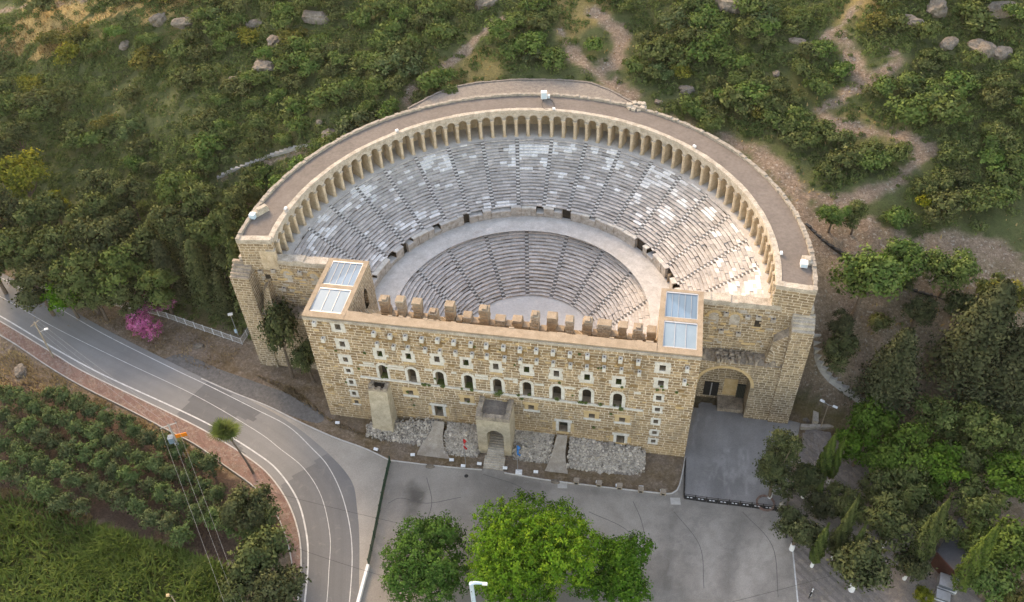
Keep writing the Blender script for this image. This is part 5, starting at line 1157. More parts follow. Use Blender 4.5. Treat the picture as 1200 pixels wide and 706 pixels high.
# ---- hillside bushes
NOB = [[(0, 170), (120, 205), (210, 205), (295, 215), (290, 400), (0, 330), (-60, 320), (-60, 150)], [(955, 330), (1000, 470), (1060, 330), (1200, 320), (1260, 700), (940, 700), (940, 470)]]
cand = []
for _ in range(44000):
    x = RNG.uniform(-225, 165); y = RNG.uniform(-2, 172); cand.append((x, y))
cand = np.array(cand); cz = terr(cand[:, 0], cand[:, 1]); n1 = fbm(cand[:, 0]*.055+5, cand[:, 1]*.055+2, 4); n2 = fbm(cand[:, 0]*.22, cand[:, 1]*.22, 4)-.5
pm = np.full(len(cand), 1e9)
for L, w in PW: pm = np.minimum(pm, pdist(cand[:, 0], cand[:, 1], L)-w)
rr_ = np.hypot(cand[:, 0], cand[:, 1])
ROCKS = [(371, 20, 2.6, 'cliff like grey rock left of the oak scrub'), (320, 48, 1.9, 'rounded grey rock in the scrub'), (297, 27, 1.8, 'brown topped boulder among bushes'), (309, 80, 2.6, 'tall leaning rock slab among bushes'), (186, 22, 2.4, 'grey boulder high on the left hillside, first of two'), (214, 26, 2.3, 'grey boulder high on the left hillside, second of two'), (145, 52, 1.6, 'low grey boulder in the middle of the left hillside'), (272, 92, 1.1, 'small flat grey rock on the left hillside'), (374, 142, .9, 'upright pale rock beside the left parapet'), (384, 156, 1.6, 'rounded rock against the left parapet'), (805, 104, 1.6, 'flat pale rock in the bushes right of the terrace'), (1150, 58, 3.0, 'big pale outcrop high on the right hillside'), (1172, 62, 2.4, 'pale outcrop block right of the big outcrop'), (1066, 26, 2.2, 'long low ledge of rock beside the zigzag track'), (1098, 8, 2.8, 'steep pale cliff at the top edge right of the track'), (1174, 12, 2.6, 'pale boulder in the upper right corner'), (855, 4, 3.2, 'long pale cliff at the top edge right of centre'), (570, 3, 2.4, 'pale cliff at the top edge left of centre'), (935, 47, 1.4, 'pale boulder left of the zigzag track'), (910, 85, .9, 'small pale stone in the scrub on the right'), (232, 404, .9, 'grey boulder on the verge beside the road'), (24, 434, 1.3, 'grey boulder in dry grass above the olive grove'), (1112, 50, 1.8, 'cracked rock ledge left of the big outcrop'), (772, 118, .8, 'small stone block at the edge of the bare slope')]
rockp = [on(u, v, .5) for u, v, _, _ in ROCKS]
handb = [o.location.copy() for o in S.objects if o.type == 'EMPTY' and o.get('category') == 'tree']
sel = []; cellg = {}
for q in range(len(cand)):
    x, y = cand[q]; z = cz[q]
    if rr_[q] < 54+n2[q]*6: continue
    if y < 62 and abs(x) < 22 and rr_[q] < 60: continue
    d = y-np.interp(x, FRONT[:, 0], FRONT[:, 1])
    if d < 3: continue
    u, v = proj([x, y, z+1])
    if not (-150 < u < 1350 and -60 < v < 420): continue
    if any(inpoly(u, v, p) for p in NOB) and RNG.random() < .985: continue
    bare = (n1[q] > .68) or (640 < u < 740 and 25 < v < 125 and n2[q] > -.12) or (880 < u < 960 and 170 < v < 260) or (u > 940 and v > 235 and not (1010 < u and v < 285))
    if bare and RNG.random() < .93: continue
    r = float(np.clip(RNG.lognormal(.72, .30), 1.0, 3.3)); dense = (v < 175 and 240 < u)
    if not dense: r *= .95
    if any(inpoly(u, v, g_) for g_ in GOLD) and RNG.random() < .8: continue
    if pm[q] < r*.75: continue
    ck = (int(x//4), int(y//4)); ok = True
    for a in (-1, 0, 1):
        for b in (-1, 0, 1):
            for (X2, Y2, r2) in cellg.get((ck[0]+a, ck[1]+b), ()):
                if math.hypot(X2-x, Y2-y) < (r+r2)*.52: ok = False
    if not ok or any(math.hypot(p[0]-x, p[1]-y) < 2.2+r*.6 for p in rockp): continue
    cellg.setdefault(ck, []).append((x, y, r)); sel.append((x, y, z, r, u, v))
sel.sort(key=lambda s: -s[3]/np.linalg.norm(np.array(s[:3])-CAM))
INF = [q for q in sel if -15 < q[4] < 1215 and -15 < q[5]]; BIG = INF[:300]; REST = INF[300:]+[q for q in sel if not (-15 < q[4] < 1215 and -15 < q[5])]
print('bushes', len(sel))
def zone(u, v):
    c = 'at the far left of the hillside' if u < 150 else 'on the hillside left of the theatre' if u < 330 else "above the gallery roof's left shoulder" if u < 540 else 'behind the gravel terrace' if u < 700 else "above the gallery roof's right shoulder" if u < 880 else 'beside the zigzag dirt track' if u < 1060 else 'at the far right of the hillside'
    return c, ('by the top edge' if v < 35 else 'high up' if v < 75 else 'halfway down' if v < 125 else 'low down' if v < 190 else 'lowest')
for (x, y, z, r, u, v) in BIG:
    k = int(RNG.choice(9, p=[.13]*7+[.03, .06])) if u > 240 else int(RNG.choice(9, p=[.115]*7+[.155, .04])); me = PROTO['bush'][k]; o = bpy.data.objects.new('hillside_bush', me); COL.objects.link(o)  # yellow bushes more frequent at left, sunlight there put into leaf colour
    o.location = (x, y, z-.1); s_ = r*RNG.uniform(1.25, 1.45); o.scale = (s_*RNG.uniform(.9, 1.15), s_, s_*RNG.uniform(.75, 1.0)); o.rotation_euler = (0, 0, RNG.uniform(0, 6.28))
    c, rw = zone(u, v); sz = 'large' if r > 2.5 else 'medium' if r > 1.9 else 'small'; hue = 'yellow green' if k == 7 else 'grey green' if k == 8 else 'dark green'
    tag(o, '%s %s bush %s, %s' % (sz, hue, c, rw), 'bush', '%s %s bushes %s, %s' % (sz, hue, c, rw))
# ---- the rest of the maquis, dry grass and reeds, as uncountable cover
def merged_bushes(name, items, label, mat, extra=None):
    PP = []; NN = []; TT = []; SS = []
    for i, (x, y, z, r) in enumerate(items):
        g = np.random.default_rng(3000+i); n = int(70+75*r); d = g.normal(0, 1, (n, 3)); d /= np.linalg.norm(d, axis=1)[:, None]; d[:, 2] = np.abs(d[:, 2])
        lump = 1+.25*np.sin(d[:, 0]*6+i)+.2*np.sin(d[:, 1]*7-i); p = d*r*np.array([1, 1, .75])*(lump*g.uniform(.72, 1.05, n))[:, None]
        PP.append(p+np.array([x, y, z-.1])); NN.append(d+np.array([0, 0, .25])+g.normal(0, .25, (n, 3))); t0 = np.clip(g.normal(.48, .15), .1, .9); TT.append(np.clip(t0+.12*np.sin(d[:, 0]*6+i)+g.normal(0, .1, n), 0, 1)); SS.append(g.uniform(.11, .23, n)*min(1.2, .6+r*.3))
    P = np.concatenate(PP); me = leaf_mesh(name, P, np.concatenate(NN), np.concatenate(SS), np.concatenate(TT), [M[mat]], .6, seed=9)
    o = bpy.data.objects.new(name, me); COL.objects.link(o); tag(o, label, 'scrub', None, 'stuff'); return o
und = []
for _ in range(32000):
    q = RNG.integers(len(cand)); x, y = cand[q]+RNG.normal(0, .8, 2); 
    if math.hypot(x, y) < 54 or pm[q] < RNG.choice([-1.2, -.2, .3, .6]) or y-np.interp(x, FRONT[:, 0], FRONT[:, 1]) < 2: continue
    u, v = proj([x, y, cz[q]])
    if not (-150 < u < 1350 and -60 < v < 480): continue
    if n1[q] > .66 and RNG.random() < .3: continue
    if any(inpoly(u, v, g_) for g_ in GOLD) and RNG.random() < .85: continue
    rightbare = (u > 935 and v > 230 and RNG.random() < .96) or (640 < u < 745 and 20 < v < 125 and RNG.random() < .7) or (rr_[q] < 60 and RNG.random() < .6)
    if rightbare: continue
    und.append((x, y, terr(x, y), float(np.clip(RNG.lognormal(-.35, .4), .3, 1.4))))
    if len(und) > 9400: break
merged_bushes('maquis_scrub', [s[:4] for s in REST], 'low dark green scrub filling the hillside between the bushes', 'bush')
merged_bushes('undergrowth', und, 'small brownish scrub and herbs covering the hillside ground', 'scrub')
def blades(name, pts, h, w, mat, label, cat, lean=.5, seed=0):
    g = np.random.default_rng(seed); P = np.asarray(pts); n = len(P); a = g.uniform(0, 2*pi, n); hh = h*g.uniform(.5, 1.3, n); ln = lean*g.uniform(.3, 1.6, n)*hh
    t = np.stack([np.cos(a), np.sin(a), 0*a], 1); s = np.stack([-np.sin(a), np.cos(a), 0*a], 1)*(w*g.uniform(.6, 1.4, n))[:, None]
    top = P+t*ln[:, None]+np.array([0, 0, 1])*hh[:, None]; mid = P+t*(ln*.35)[:, None]+np.array([0, 0, 1])*(hh*.62)[:, None]
    V = np.stack([P+s*.5, P-s*.5, mid-s*.5, mid+s*.5], 1); V2 = np.stack([mid+s*.5, mid-s*.5, top-s*.1, top+s*.1], 1)
    cl = np.clip(.5+.55*(fbm(P[:, 0]*.35, P[:, 1]*.35, 4)-.5)*2+g.normal(0, .10, n), 0, 1)
    Nn = -t*.45+np.array([0, 0, .8]); Nn = Nn+g.normal(0, .2, (n, 3))
    me = quad_mesh(name, np.concatenate([V, V2]), np.concatenate([Nn, Nn]), np.concatenate([cl, cl]), [M[mat]])
    o = bpy.data.objects.new(name, me); COL.objects.link(o); tag(o, label, cat, None, 'stuff'); return o
def scatter_px(polys, n, jitter=0, dens=None):
    out = []
    for pl_ in polys:
        W = np.array([at(u, v, GZ)[:2] for u, v in pl_]); mn, mx = W.min(0), W.max(0); k = 0
        while k < n:
            q = RNG.uniform(mn, mx, (n, 2)); q = q[inpoly(q[:, 0], q[:, 1], W)]
            if dens is not None: q = q[RNG.random(len(q)) < dens(q[:, 0], q[:, 1])]
            out.append(q); k += max(len(q), 1)
    Q = np.concatenate(out); return np.c_[Q, terr(Q[:, 0], Q[:, 1])]
LU = [(-60, 575), (0, 585), (50, 592), (110, 618), (160, 634), (215, 648), (262, 664), (285, 706), (280, 760), (-60, 760)]
blades('reed_grass', scatter_px([LU], 15000, 0, lambda x, y: .25+.75*sstep(.35, .55, fbm(x*.12, y*.12, 4))), 1.25, .20, 'grass', 'tall green grass and reeds filling the field below the olive grove', 'grass', .7, 5)
DR = [[(-60, 372), (0, 398), (60, 436), (120, 468), (188, 503), (235, 530), (262, 552), (230, 548), (160, 508), (100, 478), (45, 462), (0, 456), (-60, 440)], [(-60, 562), (0, 572), (50, 582), (110, 606), (100, 620), (40, 604), (-60, 590)]]
blades('dry_grass', scatter_px(DR, 5000, 0, lambda x, y: .15+.85*sstep(.40, .6, fbm(x*.2+7, y*.2, 4))), .5, .12, 'dry', 'straw coloured dry grass on the bank beside the brick sidewalk', 'grass', .6, 6)
VG = [[(20, 330), (66, 349), (122, 381), (201, 420), (260, 440), (282, 410), (235, 392), (195, 377), (130, 362), (80, 350)], [(300, 440), (345, 455), (385, 490), (430, 510), (470, 528), (395, 500), (350, 470)]]
blades('verge_weeds', scatter_px(VG, 1300, 0, lambda x, y: .2+.8*sstep(.45, .62, fbm(x*.3+17, y*.3, 4))), .35, .12, 'dry', 'sparse dry weeds on the dusty verge of the road', 'weeds', .6, 8)
gp = []
for g_ in GOLD:
    W = onl(g_)[:, :2]; mn, mx = W.min(0)-4, W.max(0)+4; q = RNG.uniform(mn, mx, (2600, 2)); q = q[inpoly(q[:, 0], q[:, 1], W)]; gp.append(q)
gq = np.concatenate(gp); q2 = cand[(n1 > .57) & (rr_ > 54)][:5000]; gq = np.concatenate([gq, q2+RNG.normal(0, 1, q2.shape)])
blades('hill_grass', np.c_[gq, terr(gq[:, 0], gq[:, 1])], .55, .22, 'dry', 'golden dry grass in the open patches of the hillside', 'grass', .5, 7)
PW_ = []; NW_ = []
for x, y, z, r in WALLPL:
    d = RNG.normal(0, 1, (int(60+160*r), 3)); d /= np.linalg.norm(d, axis=1)[:, None]; d[:, 1] = -np.abs(d[:, 1]); PW_.append(np.array([x, y, z])+d*r*RNG.uniform(.3, 1, (len(d), 1))*np.array([1, .7, 1])); NW_.append(d+np.array([0, -.4, .3]))
me = leaf_mesh('wall_plants', np.concatenate(PW_), np.concatenate(NW_), RNG.uniform(.06, .13, sum(map(len, PW_))), RNG.uniform(.2, .8, sum(map(len, PW_))), [M['bush']], .6, seed=77)
o = bpy.data.objects.new('wall_plants', me); COL.objects.link(o); o.parent = FW; o['kind'] = 'stuff'
# ---- rocks
def rock_mesh(seed):
    bm_v, bm_f = [], []; g = np.random.default_rng(seed)
    import bmesh
    b = bmesh.new(); bmesh.ops.create_icosphere(b, subdivisions=3, radius=1)
    for vt in b.verts:
        p = np.array(vt.co); d = 1+.32*(vnoise(p[0]*1.7+seed*3, p[1]*1.7+p[2]*2.3)-.5)*2+.16*(vnoise(p[0]*4+seed, p[2]*4+p[1]*3)-.5)*2
        q = p*d; q[2] = math.floor(q[2]*3+.5)/3*.55+q[2]*.45; vt.co = np.sign(q)*np.abs(q)**.85*np.array([1.3, .9, .6])
    me = bpy.data.meshes.new('boulder'); b.to_mesh(me); b.free(); me.materials.append(M['rock']); return me
RM = [rock_mesh(s) for s in range(6)]
for i, ((u, v, s_, lb), p) in enumerate(zip(ROCKS, rockp)):
    o = bpy.data.objects.new('boulder', RM[i % 6]); COL.objects.link(o); o.location = (p[0], p[1], p[2]+s_*.12); s_ *= .82; o.scale = (s_*RNG.uniform(.85, 1.3), s_, s_*RNG.uniform(.9, 1.25)); o.rotation_euler = (0, 0, i*1.9); tag(o, lb, 'rock')
# ---- palm
PB = at(297, 555, ZR); ptop = np.array([PB[0]+.0, PB[1], PB[2]+9.0])
pr = empty('palm_tree', tuple(PB)); tag(pr, 'single fan palm with thin bent trunk on the brick sidewalk', 'palm')
lean = np.array(at(264, 506, PB[2]+9.4))-PB; mb = MB(); mb.tube([(0, 0, 0), lean*.3*np.array([.6, .6, 1]), lean*.65*np.array([.85, .85, 1]), lean], [.24, .17, .15, .16], 8); mb.build('trunk', M['bark'], pr)
def palm_fronds(n, dead):
    g = np.random.default_rng(91+dead); V = []; Nn = []; To = []
    for k in range(n):
        a = k*2.399+g.uniform(-.2, .2); el = g.uniform(-.15, 1.45) if not dead else g.uniform(-1.4, -.7); d = np.array([cos(a)*cos(el), sin(a)*cos(el), sin(el)]); L = (g.uniform(.1, .45) if k % 3 == 0 else g.uniform(.6, 1.4)) if not dead else .7
        c = d*L; upn = np.array([-cos(a)*sin(el), -sin(a)*sin(el), cos(el)]); side = np.cross(d, upn); tn = g.uniform(.3, .75)
        V.append([side*.02, -side*.02, c-side*.02, c+side*.02]); Nn.append(upn); To.append(.3)
        for q in range(15):
            f = (q-7)/7*1.7; dr = d*cos(f)+side*sin(f)-upn*.12*abs(f); e = c+dr*(1.95 if not dead else .7)*(1-.12*abs(f))-np.array([0, 0, .16]); wd = (side*cos(f)-d*sin(f))*.12
            V.append([c+wd*.3, c-wd*.3, (c+e)/2-wd, (c+e)/2+wd]); V.append([(c+e)/2+wd, (c+e)/2-wd, e-wd*.2, e+wd*.2]); Nn += [upn]*2; To += [tn+g.normal(0, .05)]*2
    return quad_mesh('fronds', np.array(V), np.array(Nn), np.array(To), [M['palm_dead' if dead else 'palm']])
for nm, n, dd in (('fronds', 22, 0), ('dead_fronds', 16, 1)):
    o = bpy.data.objects.new(nm, palm_fronds(n, dd)); COL.objects.link(o); o.parent = pr; o.location = lean+np.array([0, 0, .1])
# ================================================================== rubble banks and small paths before the facade
def bank(name, px, n_stone, lb, seed, top):
    W = np.array([at(u, v, z) for u, v, z in px]); mb = MB(); mb.poly([(p[0], p[1], p[2]) for p in W]); o = mb.build(name+'_bed', M['gravel']); fixup(o); tag(o, kind='structure')
    g = np.random.default_rng(seed); V = []; Fs = []; mi = []; mn, mx = W[:, :2].min(0), W[:, :2].max(0); k = 0; mb = MB()
    A = np.c_[W[:, :2], np.ones(len(W))]; co = np.linalg.lstsq(A, W[:, 2], rcond=None)[0]
    while k < n_stone:
        x, y = g.uniform(mn, mx)
        if not inpoly(x, y, W+np.array([g.normal(0, .5), g.normal(0, .5), 0])): continue
        z = co[0]*x+co[1]*y+co[2]; s = g.lognormal(-2.5, .5); rz = g.uniform(0, 3)
        mb.rbox((x, y), s, s*g.uniform(.55, .95), z-.15, z+s*g.uniform(.4, 1.0), rz, 0, tuple(np.array([1, .89, .76])*np.clip(g.normal(.46, .10), .2, .72)), None, g.uniform(.5, .85)); k += 1
    o = mb.build(name, M['seat']); tag(o, lb, 'stones', None, 'stuff')
bank('rubble_stones', [(452, 496, -1.6), (515, 492, -1.3), (508, 515, -3.0), (495, 522, -3.5), (462, 518, -3.5), (428, 511, -3.5), (432, 497, -1.9)], 1500, 'loose pale rubble stones between the square shaft and the left dirt ramp', 1, 0)
bank('rubble_stones', [(524, 494, -1.3), (560, 500, -1.4), (562, 530, -3.3), (556, 537, -3.5), (524, 530, -3.5)], 3400, 'loose pale rubble stones between the left dirt ramp and the porch', 2, 0)
bank('rubble_stones', [(603, 503, -1.5), (650, 508, -1.5), (642, 535, -3.2), (636, 543, -3.5), (604, 538, -3.5)], 3800, 'loose pale rubble stones between the porch and the right dirt ramp', 3, 0)
bank('rubble_stones', [(668, 512, -1.6), (735, 524, -1.9), (757, 530, -2.4), (755, 548, -3.4), (735, 557, -3.5), (668, 549, -3.5)], 7200, 'loose pale rubble stones between the right dirt ramp and the facade corner', 4, 0)
def dirt_path(px):
    L = catmull([at(u, v, z)+np.array([0, 0, .03]) for (u, v, z), _ in px], 5); wd = np.interp(np.linspace(0, 1, len(L)), np.linspace(0, 1, len(px)), [w for _, w in px]); mb = MB()
    for i in range(len(L)-1):
        a, b = L[i], L[i+1]; mb.quad((a[0]-wd[i], a[1], a[2]), (b[0]-wd[i+1], b[1], b[2]), (b[0]+wd[i+1], b[1], b[2]), (a[0]+wd[i], a[1], a[2]))
    o = mb.build('dirt_ramp', M['dirt']); fixup(o); tag(o, kind='structure')
dirt_path([((515, 494, -1.0), .9), ((511, 510, -2.4), 1.2), ((507, 524, -3.45), 2.1), ((508, 536, -3.53), 3.0)]); dirt_path([((659, 510, -1.2), .9), ((655, 530, -2.7), 1.1), ((653, 545, -3.45), 1.6), ((652, 554, -3.54), 2.0)])
# earth bank at the left foot of the facade and round the corners
def slope(name, px, mat):
    mb = MB(); P = [at(u, v, z) for u, v, z in px]; mb.poly([tuple(p) for p in P]); o = mb.build(name, M[mat]); fixup(o); tag(o, kind='structure')
# ================================================================== street furniture and small things
def pole(name, base, top, r, mat, lb, cat, n=8):
    r_ = empty(name, tuple(base)); tag(r_, lb, cat); mb = MB(); L = np.array(top)-np.array(base); mb.tube([(0, 0, -.3), tuple(L)], [r, r*.65], n); mb.build('post', M[mat], r_); return r_, L
def up(px, h, z=ZR): p = at(*px, z); return p, p+np.array([0, 0, h])
b, t = up((62.5, 419), 9.6, ZR+.12); b2 = at(41, 377, t[2]); t[:2] = (t[:2]*.35+b2[:2]*.65)
r_, L = pole('utility_pole', b, t, .17, 'wood', 'pale wooden utility pole with a short crossarm on the sidewalk at the left', 'utility pole')
d_ = np.array([math.cos(-.35), math.sin(-.35)]); mb = MB(); c = L-np.array([0, 0, .35]); mb.tube([(c[0]-d_[1]*-.95, c[1]-d_[0]*.95, c[2]), (c[0]+d_[1]*-.95, c[1]+d_[0]*.95, c[2])], .07, 6); mb.build('crossarm', M['wood'], r_)
for s_ in (-.85, 0, .85):
    mb = MB(); q = c+np.array([-d_[1]*s_*-1, d_[0]*s_, .05]); mb.tube([tuple(q), tuple(q+np.array([0, 0, .18])), tuple(q+np.array([0, 0, .3]))], [.05, .09, .05], 7); mb.build('insulator', M['metal_dark'], r_)
mb = MB(); a0 = L*.72; mb.tube([tuple(a0), tuple(a0+np.array([.9, .55, .35]))], .045, 6); mb.build('lamp_arm', M['metal'], r_)
mb = MB(); mb.rbox((a0[0]+1.1, a0[1]+.65), .38, .2, a0[2]+.25, a0[2]+.5, .55, 0, None, None, .8); mb.build('lamp_head', M['metal_white'], r_)
WL = [b+c+np.array([-d_[1]*s_*-1, d_[0]*s_, .35]) for s_ in (-.85, 0, .85)]
b, t = up((216, 535), 9.0); r_, L = pole('utility_pole', b, t, .2, 'concrete', 'grey concrete utility pole carrying an orange panel and a transformer beside the olive grove', 'utility pole')
c = L-np.array([0, 0, .3]); mb = MB(); mb.tube([(c[0]-1.1, c[1]-.75, c[2]), (c[0]+1.1, c[1]+.75, c[2])], .1, 6); mb.build('crossarm', M['concrete'], r_)
for s_ in (-1.0, 0, 1.0):
    mb = MB(); q = c+np.array([1.05*s_, .72*s_, .08]); mb.tube([tuple(q), tuple(q+np.array([0, 0, .2])), tuple(q+np.array([0, 0, .32]))], [.05, .1, .05], 7); mb.build('insulator', M['metal_dark'], r_)
z_ = L[2]*.60; mb = MB(); mb.rbox((.95, .55), .95, .06, z_-.3, z_+.55, .45); mb.build('orange_panel', M['orange_sign'], r_)
mb = MB(); mb.rbox((-.65, -.2), .42, .5, z_-1.0, z_+.3, .45); mb.rbox((-.65, -.2), .5, .15, z_-.9, z_+.2, .45)
for q in (-.25, 0, .25): mb.tube([(-.65+q, -.2+q*.5, z_+.3), (-.65+q, -.2+q*.5, z_+.6)], [.06, .04], 6)
mb.build('transformer', M['blue_box'], r_)
mb = MB(); mb.box(-.35, -.35, z_-1.9, .35, -.1, z_-1.3); mb.build('meter_box', M['metal_white'], r_)
WR = [b+c+np.array([1.05*s_, .72*s_, .4]) for s_ in (-1.0, 0, 1.0)]
def cable(a, b, lb, sag=1.0, r=.013):
    a, b = np.array(a), np.array(b); mb = MB(); P = []
    for q in np.linspace(0, 1, 25): p = a*(1-q)+b*q; p[2] -= sag*4*q*(1-q); P.append(tuple(p-a))
    mb.tube(P, r, 4); o = mb.build('overhead_cable', M['metal_dark'] if r > .02 else M['metal']); o.location = a; tag(o, lb, 'cable', 'overhead cables')
for k, nm in enumerate(('nearest the road', 'in the middle', 'farthest from the road')): cable(WL[k], WR[k], 'thin overhead cable over the sidewalk between the two roadside poles, strand %s' % nm, .9)
for k, (u, nm) in enumerate(((270, 'left'), (284, 'middle'), (292, 'right'))): cable(WR[k], at(u+12, 760, 4.5), 'thin overhead cable crossing the olive grove from the concrete pole, %s strand' % nm, .6)
cable(at(228, 552, 5.0), at(470, 614, -1.0), 'dark cable hanging across the road bend to the green fence', .5, .022); cable(at(330, 636, 3.0), at(452, 676, -.5), 'lower dark cable crossing the road near the bottom edge', .4, .022)
cable(at(790, 722, 6.5), at(985, 672, 4.0), 'black cable crossing the lower right corner of the plaza', .3, .022)
b, t = up((216, 722), 6.3, GZ); r_, L = pole('utility_pole', b, t, .12, 'wood', 'small pole top with a round lamp standing in the green field at the bottom edge', 'utility pole')
mb = MB(); mb.rbox((L[0]-.5, L[1]), .28, .2, L[2]-.1, L[2]+.2, .3, 0, None, None, .7); mb.build('lamp_head', M['orange'], r_); mb = MB(); mb.tube([(L[0]-.9, L[1], L[2]), (L[0]+.4, L[1], L[2])], .05, 6); mb.build('crossarm', M['metal_dark'], r_)
# street lamps
b, t = up((961, 503), 6.6); r_, L = pole('street_lamp', b, t, .1, 'wood', 'tan lamp post with two white heads at the corner of the stepped paving', 'street lamp')
for s_ in (-1, 1):
    mb = MB(); mb.tube([tuple(L), (L[0]+s_*.75, L[1]-s_*.4, L[2]+.25)], .04, 6); mb.build('lamp_arm', M['metal'], r_); mb = MB(); mb.rbox((L[0]+s_*1.0, L[1]-s_*.5), .42, .2, L[2]+.18, L[2]+.4, -.45, 0, None, None, .75); mb.build('lamp_head', M['metal_white'], r_)
b, t = up((279, 393), 5.8); r_, L = pole('street_lamp', b, t, .08, 'metal', 'slim grey floodlight post behind the fence corner left of the theatre', 'street lamp')
mb = MB(); mb.rbox((L[0], L[1]), .45, .2, L[2]-.1, L[2]+.25, .4); mb.build('lamp_head', M['metal_white'], r_); mb = MB(); mb.box(-.25, -.35, .9, .25, -.1, 1.8); mb.build('switch_box', M['pale_blue'], r_)
b = at(563, 760, ZR); r_ = empty('street_lamp', tuple(b)); tag(r_, 'pale blue lamp mast with a short bent arm between the two plaza trees', 'street lamp'); hL = 9.8
tp = min(np.arange(4, 20, .1), key=lambda h: abs(proj(b+np.array([0, 0, h]))[1]-684)); mb = MB(); mb.tube([(0, 0, -.2), (0, 0, tp)], [.34, .28], 10); mb.build('mast', M['pale_blue'], r_)
mb = MB(); mb.tube([(0, 0, tp-.15), (.5, .1, tp+.15), (1.5, .2, tp+.1)], [.26, .22, .16], 8); mb.build('lamp_arm', M['pale_blue'], r_); mb = MB(); mb.rbox((1.75, .2), .35, .2, tp-.05, tp+.2, .1, 0, None, None, .8); mb.build('lamp_head', M['metal_white'], r_)
mb = MB(); mb.box(-.05, -.40, tp-1.6, .05, -.30, tp-1.5); mb.build('lock', M['metal_dark'], r_)
# flags
def flag(px, h, mat, lb, mark):
    b, t = up(px, h); r_, L = pole('flagpole', b, t, .05, 'metal', lb, 'flag'); g = np.random.default_rng(5); mb = MB(); n = 9
    P = [(.12+.16*sin(k*1.1), -.05+.12*cos(k*1.7), L[2]-.1-k*.33) for k in range(n)]
    for k in range(n-1):
        a, b_ = P[k], P[k+1]; w0, w1 = .30+.12*sin(k*1.9), .30+.12*sin((k+1)*1.9)
        mb.quad((0.05, 0, a[2]), (0.05, 0, b_[2]), (b_[0]+w1, b_[1]-.1, b_[2]-.05), (a[0]+w0, a[1]-.1, a[2]-.05), 0); mb.quad((a[0]+w0, a[1]-.1, a[2]-.05), (b_[0]+w1, b_[1]-.1, b_[2]-.05), (b_[0]+.1, b_[1]-.3, b_[2]), (a[0]+.1, a[1]-.3, a[2]), 0)
    mb.build('flag_cloth', M[mat], r_)
    if mark:
        mb = MB(); a0 = -2.2
        for k in range(9):
            th = .7+(2*pi-1.4)*k/9; t2 = .7+(2*pi-1.4)*(k+1)/9; c0 = (.32, -.26, L[2]-1.35)
            mb.quad((c0[0]+.26*cos(th), c0[1], c0[2]+.26*sin(th)), (c0[0]+.26*cos(t2), c0[1], c0[2]+.26*sin(t2)), (c0[0]+.06+.19*cos(t2), c0[1], c0[2]+.19*sin(t2)), (c0[0]+.06+.19*cos(th), c0[1], c0[2]+.19*sin(th)))
        mb.build('crescent', M['flagwhite'], r_)
flag((546, 545), 7.4, 'red', 'red flag with a white mark hanging limp on a pole left of the porch', True); flag((607, 553.5), 7.6, 'flagblue', 'blue flag hanging limp on a pole right of the porch', False)
b = at(608, 554.5, ZR); mb = MB(); mb.rbox((0, 0), .55, .45, 0, .35, .1); mb.rbox((0, 0), .3, .25, .35, .55, .1); o = mb.build('flag_base', M['metal_white']); o.location = b; tag(o, 'white block at the foot of the blue flag pole', 'block')
# floodlights along the kerb
FL = [(543, 547.5), (592, 550), (628, 554.5), (675.5, 564), (701, 566.5), (724, 570.5), (751, 572.5), (776, 576.5), (396, 497), (441, 528), (484, 534.5), (529.5, 540.5), (562, 545)]
FLB = ['left of the red flag pole', 'at the right foot of the entrance steps', 'right of the blue flag pole', 'first along the kerb right of the right dirt ramp', 'second along the kerb right of the right dirt ramp', 'third along the kerb right of the right dirt ramp', 'fourth along the kerb right of the right dirt ramp', 'nearest the rounded kerb corner at the right', 'on the verge below the left facade corner', 'on the verge left of the green fence top', 'on the dirt left of the left dirt ramp', 'on the dirt right of the left dirt ramp', 'at the left foot of the entrance steps']
for (u, v), lb in zip(FL, FLB):
    p = at(u, v, GZ+.05); r_ = empty('floodlight', tuple(p), random.uniform(-.2, .3)); tag(r_, 'small white ground floodlight '+lb, 'floodlight', 'ground floodlights before the facade')
    mb = MB(); V = [(-.38, -.2, .18), (.38, -.2, .18), (.38, .22, .12), (-.38, .22, .12), (-.38, -.30, .42), (.38, -.30, .42), (.38, .12, .62), (-.38, .12, .62)]; mb.add(V, MB.BF); mb.build('housing', M['metal_white'], r_)
    mb = MB(); mb.quad((-.32, .205, .2), (.32, .205, .2), (.32, .135, .56), (-.32, .135, .56)); mb.build('lens', M['lampglass'], r_); mb = MB(); mb.box(-.42, -.06, -.1, -.385, .06, .4); mb.box(.385, -.06, -.1, .42, .06, .4); mb.build('bracket', M['metal_dark'], r_)
for i, (u, v) in enumerate([(675.5, 565.5), (702, 568.5), (726, 571.5), (751, 575.5), (777, 578.5)]):
    p = at(u, v, ZR); mb = MB(); mb.rbox((0, 0), .42, .42, -.2, .62, .0, 0); mb.rbox((0, 0), .46, .46, .62, .7, 0, 0); mb.box(-.25, -.44, .1, .25, -.425, .5, 1); o = mb.build('stone_bollard', [M['ruin'], M['metal_dark']]); o.location = p
    tag(o, 'dark square bollard box on the plaza kerb, %s from the right dirt ramp' % ORD[i], 'bollard', 'square bollards on the plaza kerb')
for (u, v), lb in (((659, 568.5), 'square pale drain cover in the plaza near the right dirt ramp'), ((791.5, 587.5), 'square pale drain cover in the plaza near the barrier corner')):
    p = at(u, v, ZR+.012); mb = MB(); mb.rbox((0, 0), .8, .65, -.1, .01, .12)
    for k in range(7): mb.rbox((-.6+k*.2, -.6+.6+.02*k), .02, .5, .01, .02, .12)
    o = mb.build('drain_cover', M['concrete']); o.location = p; tag(o, lb, 'drain cover')
p = at(651, 564.8, ZR); o = bpy.data.objects.new('boulder', RM[2]); COL.objects.link(o); o.location = p; o.scale = (.6, .5, .5); tag(o, 'pinkish kerb boulder beside the drain cover at the right dirt ramp', 'rock')
